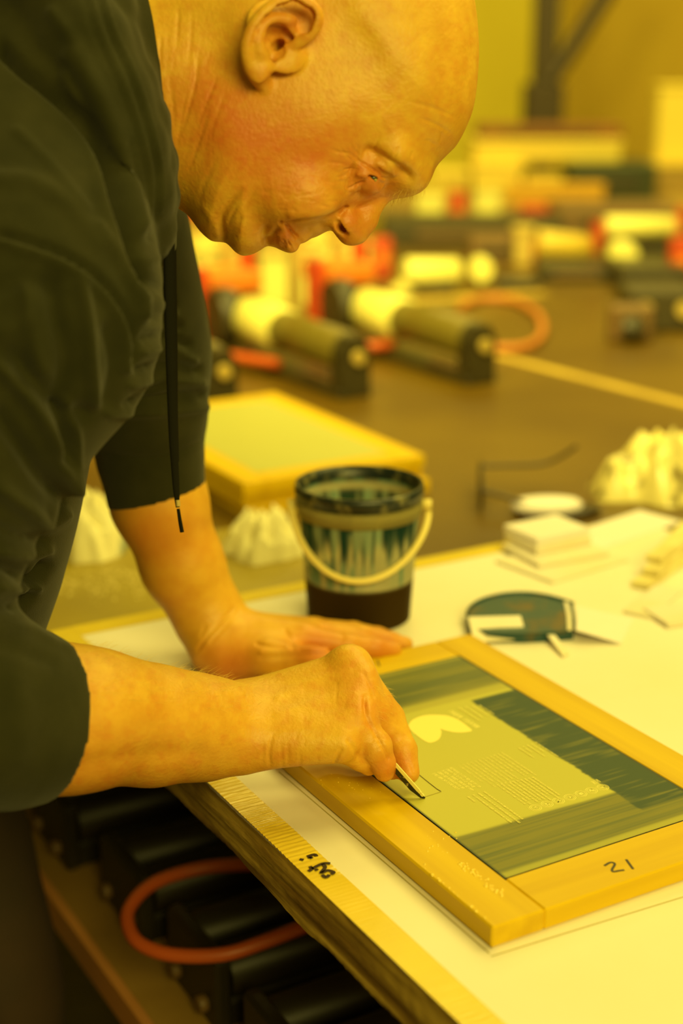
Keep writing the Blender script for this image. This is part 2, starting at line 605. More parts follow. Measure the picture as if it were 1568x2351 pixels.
def tape_strip(bl, br, al, ah, along_a, wrinkle):
    mb = MB()
    rng = np.random.RandomState(5)
    if along_a:
        na, nb = 900, 8
        av = np.linspace(al, ah, na); bv = np.linspace(bl, br, nb)
    else:
        na, nb = 8, 200
        av = np.linspace(al, ah, na); bv = np.linspace(bl, br, nb)
    ph = rng.rand(40) * 7
    v = []
    for a in av:
        amp = wrinkle(a)
        for j, b in enumerate(bv):
            t = (b - bl) / (br - bl)
            r = math.sin(a * 1350 + 3 * math.sin(a * 61) + 0.9 * t + .6 * math.sin(9 * t + a * 300)) + 0.7 * math.sin(a * 2150 + 2 * math.sin(a * 140) + 2.3 * t)
            z = 0.0353 + amp * (0.5 + 0.4 * r)
            v.append((b, a, z))
    f = [(i * nb + j, i * nb + j + 1, (i + 1) * nb + j + 1, (i + 1) * nb + j) for i in range(na - 1) for j in range(nb - 1)]
    mb.raw(v, f, True)
    return mb
wr = lambda a: 0.00008 + 0.00085 * math.exp(-((a - 0.178) / 0.032) ** 2) + 0.00030 * math.exp(-((a - 0.27) / 0.07) ** 2)
tape_strip(BW0 - 0.001, -0.0362, BA0, BA1, True, wr).build('edge_tape', M['tape'], board)
tape_strip(-0.036, BW1, 0.607, BA1 + 0.001, False, lambda a: 0.0001).build('edge_tape', M['tape'], board)

def loc_px(pts, z, a_off=0.0):
    """photo points on the plane z -> bench coordinates"""
    return [(*ab(u, v, z), z) for u, v in pts]
def lettering(name, lines, z, base_z, parent, width, m, sub=4):
    mb = MB()
    for ln in lines:
        P = smooth_line([(p[0], p[1], z + 0.0001 - base_z) for p in loc_px(ln, z)], sub) if len(ln) > 2 else [(p[0], p[1], z + 0.0001 - base_z) for p in loc_px(ln, z)]
        mb.ribbon(P, width, 0.00015)
    return mb.build(name, m, parent)
cr = lambda L, ox, oy, s: [(ox + x / s, oy + y / s) for x, y in L]
tm = [cr(l, 640, 1920, 9.8) for l in (
    [(640, 460), (800, 412), (850, 455)], [(690, 495), (760, 470)], [(690, 470), (700, 500)], [(470, 520), (560, 535)],
    [(670, 790), (745, 735), (700, 680)], [(745, 735), (980, 620), (1160, 612)], [(985, 625), (1045, 700), (950, 830), (1100, 770), (1240, 812), (1180, 855)],
    [(980, 870), (1060, 925), (1140, 870)], [(830, 740), (870, 770)])]
lettering('marker_lettering', tm, 0.9209, 0.885, board, 0.0026, M['ink'])
M['pencil'] = mat('pencil_line', (0.42, 0.36, 0.10), 0.6)
lettering('scribed_line', [[(640, 1772), (884, 1981), (1124, 2190)], [(1128, 2196), (1350, 2127), (1600, 2050)]], 0.92, 0.885, board, 0.0008, M['pencil'])
lettering('scribed_line', [[(655, 1772), (896, 1977), (1130, 2178)]], 0.92, 0.885, board, 0.0005, M['pencil'])

# ------------------------------------------------------------------ the printing frame being cut
M['wood'] = mat('varnished_wood', (0.73, 0.49, 0.006), 0.42, (0.66, 0.41, 0.006), 7, (1, 1, 1), bump=0.00025, bscale=35, coat=0.12, detail=7, spec=.35)
M['wood_l'] = mat('varnished_wood_long', (0.73, 0.49, 0.006), 0.42, (0.62, 0.39, 0.005), 60, (1, 0.05, 1), bump=0.0002, bscale=90, coat=0.0, detail=6, spec=.22)
M['wood_s'] = mat('varnished_wood_short', (0.73, 0.49, 0.006), 0.42, (0.63, 0.40, 0.005), 60, (0.05, 1, 1), bump=0.0002, bscale=90, coat=0.0, detail=6, spec=.22)
FW, FL, FH = 0.2606, 0.400, 0.0150
IB0, IB1, IA0, IA1 = 0.040, 0.2228, 0.0422, 0.3618
frame = empty('screen_frame', T(0, 0, 0.92), YAW)
tag(frame, 'golden wooden screen printing frame with stencilled mesh lying nearest on the white board', 'frame')
MB().box((0, 0, 0), (IB0, FL, FH), 0.0012).build('frame_rail', M['wood_l'], frame)
MB().box((IB1, 0, 0), (FW, FL, FH), 0.0012).build('frame_rail', M['wood_l'], frame)
MB().box((IB0, 0, 0), (IB1, IA0, FH), 0.0012).build('frame_rail', M['wood_s'], frame)
MB().box((IB0, IA1, 0), (IB1, FL, FH), 0.0012).build('frame_rail', M['wood_s'], frame)
ZM = 0.92 + FH                                       # mesh is stretched over the top
# coated mesh: the emulsion colours are worked out point by point
nb, na = 330, 560
bv = np.linspace(IB0, IB1, nb); av = np.linspace(IA0, IA1, na)
BB, AA = np.meshgrid(bv, av, indexing='ij')
rng = np.random.RandomState(11)
def vnoise(x, y, sx, sy, seed):
    r = np.random.RandomState(seed).rand(64, 64)
    X, Y = x / sx, y / sy
    i, j = np.floor(X).astype(int), np.floor(Y).astype(int)
    fx, fy = X - i, Y - j
    fx, fy = fx * fx * (3 - 2 * fx), fy * fy * (3 - 2 * fy)
    g = lambda a, b: r[a % 64, b % 64]
    return (g(i, j) * (1 - fx) + g(i + 1, j) * fx) * (1 - fy) + (g(i, j + 1) * (1 - fx) + g(i + 1, j + 1) * fx) * fy
c_light = np.array([0.52, 0.49, 0.09]); c_teal = np.array([0.034, 0.066, 0.045]); c_olive = np.array([0.20, 0.190, 0.045]); c_mid = np.array([0.43, 0.39, 0.075])
stB1 = ab(1078, 1608, ZM)[0]; stB1n = ab(1430, 1812, ZM)[0]
stA0 = ab(1040, 1925, ZM)[1]; stA0r = ab(1440, 1812, ZM)[1]
stA1 = ab(1078, 1608, ZM)[1]
smst = lambda x, w_: 1 / (1 + np.exp(-np.clip(x / w_, -40, 40)))
brush = vnoise(BB, AA, 0.05, 0.0016, 1) * 0.6 + vnoise(BB, AA, 0.09, 0.0045, 2) * 0.6
brush2 = vnoise(BB, AA, 0.028, 0.0022, 7) * 0.7 + vnoise(BB, AA, 0.03, 0.007, 8) * 0.5
col = np.tile(c_light, (nb, na, 1))
mix = lambda c, d, t: c * (1 - t[..., None]) + d * t[..., None]
far = smst(AA - (stA1 + 0.004 + 0.001 * vnoise(BB, AA, .02, 1, 4)), 0.0006)
col = mix(col, c_mid, far)
far2 = smst(AA - (ab(1000, 1605, ZM)[1] + 0.0), 0.0012)
tealf = np.clip(0.25 + 1.3 * (brush - 0.5) + 0.75 * smst(0.115 - BB, 0.012) * smst(0.352 - AA, 0.004), 0, 1)
col = mix(col, c_olive * 1.1, far2)
col = mix(col, c_teal * 1.15, far2 * tealf * 0.9)
edge = smst(AA - (IA1 - 0.006), 0.0008)
col = mix(col, c_olive * 1.5, edge * 0.8)
near = smst((stA0 + (stA0r - stA0) * (BB - 0.05) / 0.15 + 0.0012 * (vnoise(BB, AA, .03, 1, 5) - .5)) - AA, 0.0007)
col = mix(col, mix(np.tile(c_olive, (nb, na, 1)), c_teal * 1.3, np.clip(1.1 * (brush - 0.45), 0, .6)), near)
col = mix(col, c_light * 0.85, smst(IA0 + 0.006 - AA, 0.0006) * 0.8)
rag_ = 0.0018 * (vnoise(BB, AA, 1, 0.006, 21) - .5) + 0.001 * (vnoise(BB, AA, 1, 0.0018, 22) - .5)
ritb = smst(BB - (stB1 + rag_), 0.0004) * smst(stA1 - 0.001 - AA + 0.35 * (BB - stB1) * 0, 0.0006) * smst(AA - (ab(1500, 1850, ZM)[1]), 0.0008)
col = mix(col, mix(np.tile(c_teal, (nb, na, 1)), c_olive * 1.15, np.clip(1.5 * (brush2 - 0.62), 0, .75)), ritb)
# dark line where the mesh meets the rails
dl = smst(IB0 + 0.0012 - BB, 0.0003)
col = mix(col, np.array([0.03, 0.05, 0.04]), dl * 0.95)
dr = smst(BB - (IB1 - 0.003 + 0.0016 * vnoise(BB, AA, 1, .01, 31)), 0.0003)
col = mix(col, np.array([0.04, 0.05, 0.03]), dr * 0.9)
df = smst(AA - (IA1 - 0.0015), 0.0003)
col = mix(col, np.array([0.05, 0.05, 0.02]), df * 0.8)
# the strip of film that is being cut out
V = np.stack([BB, AA, np.full_like(BB, FH)], -1).reshape(-1, 3)
ii = np.arange(nb * na).reshape(nb, na)
Q = np.stack([ii[:-1, :-1], ii[1:, :-1], ii[1:, 1:], ii[:-1, 1:]], -1).reshape(-1, 4)
M['mesh'] = mat('coated_mesh', (0.5, 0.5, 0.1), 0.42, vcol='Col', spec=0.25, bump=0.00003, bscale=1200)
mesh_o = mesh_obj('printing_mesh', V, Q, M['mesh'], frame, {'Col': col.reshape(-1, 3)}, world=False)
tag(mesh_o, 'green emulsion coated mesh with pale mirrored stencil')
M['stencil'] = mat('open_stencil', (0.93, 0.80, 0.22), 0.5)
M['stencil_s'] = mat('open_stencil_fine', (0.84, 0.75, 0.21), 0.5)
logo = cr([(120, 372), (126, 348), (150, 322), (200, 300), (245, 290), (290, 287), (340, 288), (390, 292), (430, 303), (470, 320), (510, 345), (545, 372), (575, 400), (545, 410), (500, 415), (450, 413), (410, 406), (370, 396), (348, 388), (355, 408), (350, 440), (335, 463), (310, 479), (285, 487), (262, 487), (240, 478), (215, 463), (180, 437), (145, 408)], 900, 1550, 3.136)
lp = smooth_line([(*ab(u, v, ZM),) for u, v in logo], 4, True)
MB().prism([tuple(q) for q in lp], FH + 0.00008, FH + 0.00022).build('stencil_logo', M['stencil'], mesh_o)
# fine print: rows of small mirrored glyph-like marks
rnd = random.Random(4)
def glyph_row(mb, u0, v0, u1, v1, hgt, gap=0.55, z=FH + 0.0001):
    p, q = np.array(ab(u0, v0, ZM)), np.array(ab(u1, v1, ZM))
    L = np.linalg.norm(q - p); d = (q - p) / L; n = np.array([-d[1], d[0]])
    s = 0.0
    while s < L:
        word = rnd.randint(2, 8)
        for _ in range(word):
            wd = hgt * rnd.uniform(0.35, 0.75)
            if s + wd > L: break
            k = rnd.random()
            c0, c1 = p + d * s, p + d * (s + wd)
            th = hgt * 0.2
            def seg(a, b):
                mb.flat([(a[0], a[1], z), (b[0], b[1], z)], th)
            h = n * hgt * (0.5 if k < 0.7 else 0.75)
            if k < 0.35:
                seg(c0 - h, c0 + h); seg(c0 + h, c1 + h * .8); seg(c1 + h * .8, c1 - h)
            elif k < 0.6:
                seg(c0 - h, c1 - h); seg(c1 - h, c1 + h); seg(c1 + h, c0 + h); seg(c0 + h, c0 - h)
            elif k < 0.8:
                seg(c0 - h, c0 + h)
            else:
                seg(c0 + h, c1 - h * .2); seg(c0 - h, c1 + h * .2)
            s += wd + hgt * 0.18
        s += hgt * 0.5
mb = MB()
for l in ([(110, 400), (530, 665)], [(190, 375), (615, 655)], [(255, 350), (770, 690)], [(325, 330), (795, 640)], [(385, 305), (875, 630)]):
    (u0, v0), (u1, v1) = cr(l, 980, 1720, 7.127)
    glyph_row(mb, u0, v0, u1, v1, 0.0021)
def block(c0, c1, n, lens, hgt):
    (x0, y0), (x1, y1) = c0, c1
    for i in range(n):
        t = i / max(n - 1, 1)
        u, v = x0 + (x1 - x0) * t, y0 + (y1 - y0) * t
        L = lens[i % len(lens)]
        bq, aq = ab(u, v, ZM)
        P = T(bq, aq, ZM); Q_ = T(bq, aq - L, ZM)
        def prj(W):
            r = W - CAM
            dd = r[1] * CP - r[2] * SP
            return 784 + F_PX * r[0] / dd, 1175.5 - F_PX * (r[1] * SP + r[2] * CP) / dd
        glyph_row(mb, *prj(P), *prj(Q_), hgt)
block((1054, 1758), (1152, 1729), 12, [0.030, 0.041, 0.038, 0.043, 0.040, 0.0425, 0.039, 0.043], 0.0013)
block((1141, 1802), (1222, 1785), 10, [0.034, 0.036, 0.03, 0.0355, 0.033], 0.0013)
block((1074, 1830), (1110, 1818), 4, [0.009, 0.046, 0.05, 0.048], 0.0013)
block((1190, 1718), (1230, 1706), 5, [0.02, 0.012, 0.022, 0.016, 0.028], 0.0012)
block((1052, 1625), (1100, 1620), 4, [0.03, 0.024, 0.022, 0.02], 0.0014)
mb.build('stencil_text', M['stencil_s'], mesh_o)
mb = MB()
glyph_row(mb, 1033, 1633, 1099, 1671, 0.0042)
mb.build('stencil_heading', M['stencil_s'], mesh_o)
def ring(mb, u, v, r, th):
    b_, a_ = ab(u, v, ZM)
    mb.flat([(b_ + r * math.cos(t), a_ + r * math.sin(t), FH + 0.0001) for t in np.linspace(0, 2 * math.pi, 25)], th)
for i, (x, y) in enumerate([(325, 552), (497, 497), (668, 448), (840, 395), (1005, 342), (1165, 292), (1335, 245)]):
    mb = MB()
    u, v = cr([(x, y)], 1180, 1770, 6.533)[0]
    ring(mb, u, v, 0.0042, 0.0005); ring(mb, u, v, 0.0031, 0.0004)
    b_, a_ = ab(u, v, ZM)
    rr = random.Random(i)
    for k in range(3):
        P = [(b_ + 0.0018 * rr.uniform(-1, 1), a_ + 0.0018 * rr.uniform(-1, 1), FH + 0.0001) for _ in range(4)]
        mb.flat(smooth_line(P, 4), 0.0007)
    for k in range(12):
        an = -0.6 + k * 0.2 + math.pi
        mb.flat([(b_ + 0.0050 * math.cos(an), a_ + 0.0050 * math.sin(an), FH + 0.0001), (b_ + 0.0056 * math.cos(an), a_ + 0.0056 * math.sin(an), FH + 0.0001)], 0.0004)
    mb.build('stencil_icon', M['stencil_s'], mesh_o)
mb = MB()
u, v = cr([(1215, 165)], 1180, 1770, 6.533)[0]
for k in range(3):
    glyph_row(mb, u - 8 + 5 * k, v - 1 - 2.2 * k, u + 3 + 5 * k, v + 6 - 2.2 * k, 0.0016)
mb.build('stencil_mark', M['stencil_s'], mesh_o)
mb = MB()
ring(mb, 938, 1702, 0.0022, 0.0005); ring(mb, 942, 1696, 0.0018, 0.0005)
mb.build('stencil_mark', M['stencil_s'], mesh_o)
# cut outline
MB().ribbon([(*ab(u, v, ZM), FH + 0.0001) for u, v in [(958, 1776), (985, 1798), (1003, 1812), (1013, 1818)]], 0.00035, 0.0003).build('cut_line', M['ink'], mesh_o)
MB().ribbon([(*ab(u, v, ZM), FH + 0.0001) for u, v in [(1013, 1818), (995, 1824), (975, 1830)]], 0.0004, 0.0003).build('cut_line', M['pencil'], mesh_o)
# handwriting on the rails
num = [cr(l, 1000, 1900, 2.7606) for l in ([(1070, 243), (1108, 222), (1136, 232), (1118, 268), (1128, 280), (1165, 274), (1196, 270)], [(1208, 203), (1252, 264)])]
lettering('handwritten_number', num, ZM, 0.92, frame, 0.0017, M['ink'])
num2 = [cr(l, 820, 1430, 5.227) for l in ([(60, 470), (100, 515), (80, 500), (95, 485)], [(140, 500), (170, 480), (195, 505), (150, 528)], [(240, 450), (268, 522)])]
lettering('handwritten_number', num2, ZM, 0.92, frame, 0.0014, M['ink'])
# clear varnish blobs on the nearest rail
M['varnish'] = mat('varnish_drop', (0.85, 0.60, 0.05), 0.08, coat=1.0)
mb = MB(); rr = random.Random(9)
def drop(u, v, r):
    b_, a_ = ab(u, v, ZM)
    mb.lathe([(r, FH - 0.0002), (r * .8, FH + r * .25), (r * .4, FH + r * .42), (0.00001, FH + r * .45)], 9, (b_, a_, 0))
for k in range(75):
    t = rr.random()
    u, v = 945 + 165 * t + rr.gauss(0, 4), 1972 + 138 * t + rr.gauss(0, 4)
    if ab(u, v, ZM)[0] > 0.0016: drop(u, v, rr.uniform(.0006, .0016))
for k in range(45):
    t = rr.random()
    drop(1062 + 90 * t + rr.gauss(0, 5), 1982 + 72 * t + rr.gauss(0, 4), rr.uniform(.0006, .0015))
for k in range(16): drop(980 + rr.random() * 70, 1908 + rr.random() * 55, rr.uniform(.0004, .001))
for k in range(22):
    t = rr.random(); drop(740 + 120 * t + rr.gauss(0, 6), 1786 + 40 * t + rr.gauss(0, 10), rr.uniform(.0003, .0007))
mb.build('varnish_drops', M['varnish'], frame)['kind'] = 'stuff'
# ------------------------------------------------------------------ blade
M['blade'] = mat('blade_lit_steel', (0.88, 0.78, 0.30), 0.35, metallic=0.0)  # pale non-metal colour paints in the light caught by the steel
M['blade_dark'] = mat('blade_black', (0.02, 0.018, 0.012), 0.35, (0.3, 0.25, 0.1), 300, lo=0.62, hi=0.7)
pa, pb = dep(893, 1738, 1.0605), at(974, 1831, ZM + 0.001)
ax_ = (pb - pa) / np.linalg.norm(pb - pa)
Lb = float(np.linalg.norm(pb - pa))
dn = dep(925, 1800, 1.072) - dep(935, 1788, 1.068); dn = dn - ax_ * (dn @ ax_); dn /= np.linalg.norm(dn)
th_ = np.cross(ax_, dn)
def slab(poly2, t):
    n = len(poly2)
    v = [pa + ax_ * x + dn * y - th_ * t / 2 for x, y in poly2] + [pa + ax_ * x + dn * y + th_ * t / 2 for x, y in poly2]
    f = [tuple(range(n))[::-1], tuple(range(n, 2 * n))] + [(i, (i + 1) % n, n + (i + 1) % n, n + i) for i in range(n)]
    return np.array(v) - pb, f
knife = empty('cutter_blade', pb)
tag(knife, 'short thin cutter blade held in the right hand, its tip on the green mesh', 'blade')
MB().raw(*slab([(0, -0.0012), (Lb - 0.007, -0.0016), (Lb - 0.007, 0.0012), (0, 0.0012)], 0.0009)).build('blade_spine', M['blade'], knife)
MB().raw(*slab([(0.010, 0.0012), (Lb - 0.006, 0.0012), (Lb + 0.0006, -0.0006), (Lb + 0.001, 0.0022), (Lb - 0.010, 0.0052), (0.014, 0.0055)], 0.0006)).build('blade_edge', M['blade_dark'], knife)
for k in range(2):
    MB().raw(*slab([(Lb - 0.007 + k * .003, -0.0013), (Lb - 0.0045 + k * .003, -0.0012), (Lb - 0.0045 + k * .003, 0.0008), (Lb - 0.007 + k * .003, 0.0009)], 0.0011)).build('blade_segment', M['blade'], knife)

# ------------------------------------------------------------------ person
M['skin'] = mat('skin', (0.75, 0.45, 0.045), 0.46, (0.64, 0.33, 0.028), 70, bump=0.00042, bscale=380, spec=0.42, sss=0.12,
                attr='red', attr_col=(0.60, 0.165, 0.025), lo=0.3, hi=0.75)
PX = {}
# head and neck -----------------------------------------------------
D0 = 1.03
def hp(u, v, w=0.0):                      # point on the plane w metres towards the camera from the head's middle
    return pc(u, v, D0 - w)
S0 = D0 / F_PX
outline = [(150, -70), (250, -85), (350, -85), (420, -100), (480, -165), (560, -230), (680, -280), (800, -285), (920, -250), (1010, -180), (1062, -100), (1088, 0), (1098, 90), (1097, 170),
           (1085, 255), (1055, 322), (1028, 352), (1004, 376), (988, 396), (972, 418), (945, 440), (905, 454), (870, 464), (830, 482), (795, 502), (766, 519), (747, 530), (725, 541), (703, 547), (690, 549), (682, 550),
           (680, 556), (672, 569), (661, 574), (645, 572), (627, 564), (611, 563), (595, 572), (577, 581), (556, 584), (540, 577), (525, 562), (514, 554), (502, 552), (490, 551), (478, 547), (457, 528), (431, 494),
           (410, 478), (380, 462), (340, 445), (290, 430), (150, 410)]
OL = smooth_line(outline, 4, True)
h = 0.00105
lo = np.array([(150 - 784) * S0 - .004, -(600 - 1175.5) * S0 - .004, D0 - 0.108]); hi = np.array([(1110 - 784) * S0, -(-320 - 1175.5) * S0, D0 + 0.098])
Fh = Field(lo, hi, h)
gx, gy = np.meshgrid(Fh.ax[0], Fh.ax[1], indexing='ij')
GP = np.stack([784 + gx.ravel() / S0, 1175.5 - gy.ravel() / S0], 1)
CL = np.concatenate([OL, OL[:1]])
dist, _ = poly_dist(GP, CL)
ins = np.zeros(len(GP), bool)
for i in range(len(CL) - 1):
    (x1, y1), (x2, y2) = CL[i], CL[i + 1]
    c = (y1 > GP[:, 1]) != (y2 > GP[:, 1])
    xi = (x2 - x1) * (GP[:, 1] - y1) / (y2 - y1 + 1e-12) + x1
    ins ^= c & (GP[:, 0] < xi)
sd = np.where(ins, dist, -dist) * S0
ctrl = np.array([
    (800, -100, 77, 95), (950, 30, 76, 92), (1010, 180, 74, 85), (1000, 290, 70, 72), (960, 380, 60, 46), (930, 400, 56, 42), (880, 425, 48, 38), (850, 400, 50, 42), (890, 350, 60, 50),
    (830, 320, 68, 60), (760, 390, 68, 52), (770, 300, 71, 65), (680, 400, 66, 50), (720, 470, 56, 38), (800, 470, 44, 40), (700, 530, 42, 30), (740, 515, 40, 34), (655, 545, 39, 26), (630, 530, 44, 28), (560, 565, 42, 30),
    (560, 500, 56, 38), (500, 500, 58, 42), (600, 440, 66, 48), (560, 330, 68, 60), (650, 250, 72, 75), (650, 80, 74, 90), (500, 0, 70, 85), (450, 200, 64, 80), (400, 350, 60, 70), (420, 440, 54, 52), (300, 100, 64, 80), (300, 350, 60, 60), (150, 150, 66, 80)], float)
wsum = np.zeros(len(GP)); Wt = np.zeros(len(GP)); Rr = np.zeros(len(GP))
for u, v, a, b in ctrl:
    ww = np.exp(-((GP[:, 0] - u) ** 2 + (GP[:, 1] - v) ** 2) / (2 * 62.0 ** 2)) + 1e-9
    wsum += ww; Wt += ww * a; Rr += ww * b
Wt = (Wt / wsum * 0.001).reshape(gx.shape); Rr = (Rr / wsum * 0.001).reshape(gx.shape)
sd = sd.reshape(gx.shape)
e = np.maximum(1 - sd / Rr, 0)
wz = (Fh.ax[2] - D0)
q = np.sqrt((e ** 2)[:, :, None] + (wz[None, None, :] / Wt[:, :, None]) ** 2)
f = ((q - 1) * np.minimum(Wt, Rr)[:, :, None]).astype(np.float32)
g = np.gradient(f, h)
gm = np.sqrt(g[0] ** 2 + g[1] ** 2 + g[2] ** 2)
Fh.f = np.clip(f / np.maximum(gm, 0.35), -0.04, 0.04).astype(np.float32)
del q, f, g, gm
# nose
Fh.chain([hp(884, 436), hp(860, 463), hp(835, 502), hp(815, 528)], [.0062, .0066, .0090, .0103], k=.005)
for sgn in (1, -1):
    Fh.ell(hp(790, 506, sgn * .0105), (.0100, .0085, .0062), k=.006)
    Fh.cap(hp(800, 520, sgn * .004), hp(792, 512, sgn * .010), .0085, .0075, k=.005)
Fh.cap(hp(772, 513), hp(800, 540), .0045, .006, k=.004)
for sgn in (1, -1):
    Fh.cap(hp(777, 512, sgn * .0158), hp(789, 536, sgn * .0112), .0016, .0030, k=.0025, op='cut')
    Fh.cap(hp(784, 522, sgn * .0130), hp(792, 522, sgn * .0060), .0030, .0030, k=.002, op='cut')
# brow ridge, lids and cheek volumes, both sides
for sgn in (1, -1):
    Fh.cap(hp(950, 404, sgn * .014), hp(905, 362, sgn * .042), .0085, .0080, k=.014)
    Fh.ell(hp(850, 408, sgn * .033), (.012, .010, .008), k=.006, op='cut')
    Fh.ell(hp(851, 404, sgn * .0275), (.0122, .0120, .0122), k=.003)
    Fh.cap(hp(858, 372, sgn * .0385), hp(900, 407, sgn * .027), .0042, .0034, k=.004)
    Fh.cap(hp(836, 392, sgn * .040), hp(812, 424, sgn * .034), .0048, .0040, k=.006)
    # lips
    Fh.cap(hp(669, 562, sgn * .004), hp(645, 535, sgn * .024), .0052, .0024, k=.004)
    Fh.cap(hp(693, 541, sgn * .005), hp(655, 520, sgn * .024), .0046, .0022, k=.004)
    Fh.ell(hp(690, 455, sgn * .042), (.022, .014, .014), k=.02)
# ear (camera side) and its mirror
def ear(sg):
    def e_(u, v, w): 
        p = pc(u, v, D0 - w)
        p[2] = D0 - sg * w
        return p
    t = 0.42
    ax0 = np.array([0.92, 0.39, 0.0]); ax1 = np.array([-0.39, 0.92, 0.0])
    # plate leans out towards the back of the head
    lx = ax0 * math.cos(t) + np.array([0, 0, sg * math.sin(t)]); lz = np.cross(lx, ax1)
    R = np.array([lx, ax1, lz])
    Fh.ell(e_(636, 84, .0765), (.0195, .0250, .0050), k=.004, R=R)
    hel = [(652, 112, .074), (673, 104, .0785), (699, 90, .081), (717, 71, .083), (727, 50, .0845), (723, 28, .0865), (709, 11, .0885), (687, 2, .0905), (656, 3, .092), (630, 13, .0935), (606, 31, .0945), (587, 54, .0945), (574, 79, .0935), (567, 103, .092), (567, 126, .0895), (572, 149, .0855), (581, 172, .080), (592, 192, .0735)]
    H_ = smooth_line(hel, 3)
    Fh.chain([e_(*q) for q in H_], list(np.interp(np.linspace(0, 1, len(H_)), [0, .12, .25, .6, .75, .9, 1], [.0022, .0030, .0037, .0037, .0035, .0032, .0022])), k=.0022)
    Fh.ell(e_(592, 148, .0845), (.0075, .0120, .0042), k=.004)
    Fh.cap(e_(600, 160, .079), e_(606, 196, .0715), .0060, .0030, k=.006)
    anti = smooth_line([(596, 116, .0885), (592, 94, .0905), (600, 68, .0905), (616, 50, .0895), (640, 43, .0875), (672, 48, .0845)], 3)
    # hollow between rim and inner ridge, then the ridge, concha and notch
    Fh.chain([e_(584, 98, .0940), e_(592, 72, .0945), e_(612, 42, .0940), e_(640, 24, .0925), e_(676, 19, .0905), e_(704, 36, .0875), e_(702, 62, .0845)], [.0014, .0022, .0030, .0042, .0054, .0054, .0044], k=.0016, op='cut')
    Fh.chain([e_(*q) for q in anti], list(np.linspace(.0036, .0030, len(anti))), k=.0025)
    Fh.chain([e_(650, 46, .0860), e_(668, 66, .0815), e_(690, 93, .0770)], [.003, .0028, .0022], k=.0025)
    Fh.ell(e_(636, 80, .0850), (.0080, .0064, .0105), k=.0018, op='cut')
    Fh.cap(e_(620, 100, .085), e_(640, 118, .080), .0058, .0048, k=.0018, op='cut')
    Fh.cap(e_(652, 80, .080), e_(678, 93, .076), .0044, .0022, k=.0015, op='cut')
    Fh.cap(e_(628, 126, .081), e_(619, 153, .0795), .0040, .0026, k=.0018, op='cut')
    Fh.cap(e_(640, 104, .076), e_(650, 112, .062), .0046, .0034, k=.0018, op='cut')
    Fh.ell(e_(664, 134, .0735), (.0075, .0075, .0050), k=.005)
    Fh.ell(e_(596, 124, .0870), (.0050, .0046, .0042), k=.003)
ear(1); ear(-1)
V, Q = Fh.mesh(); del Fh
V = laplace(V, Q, 2)
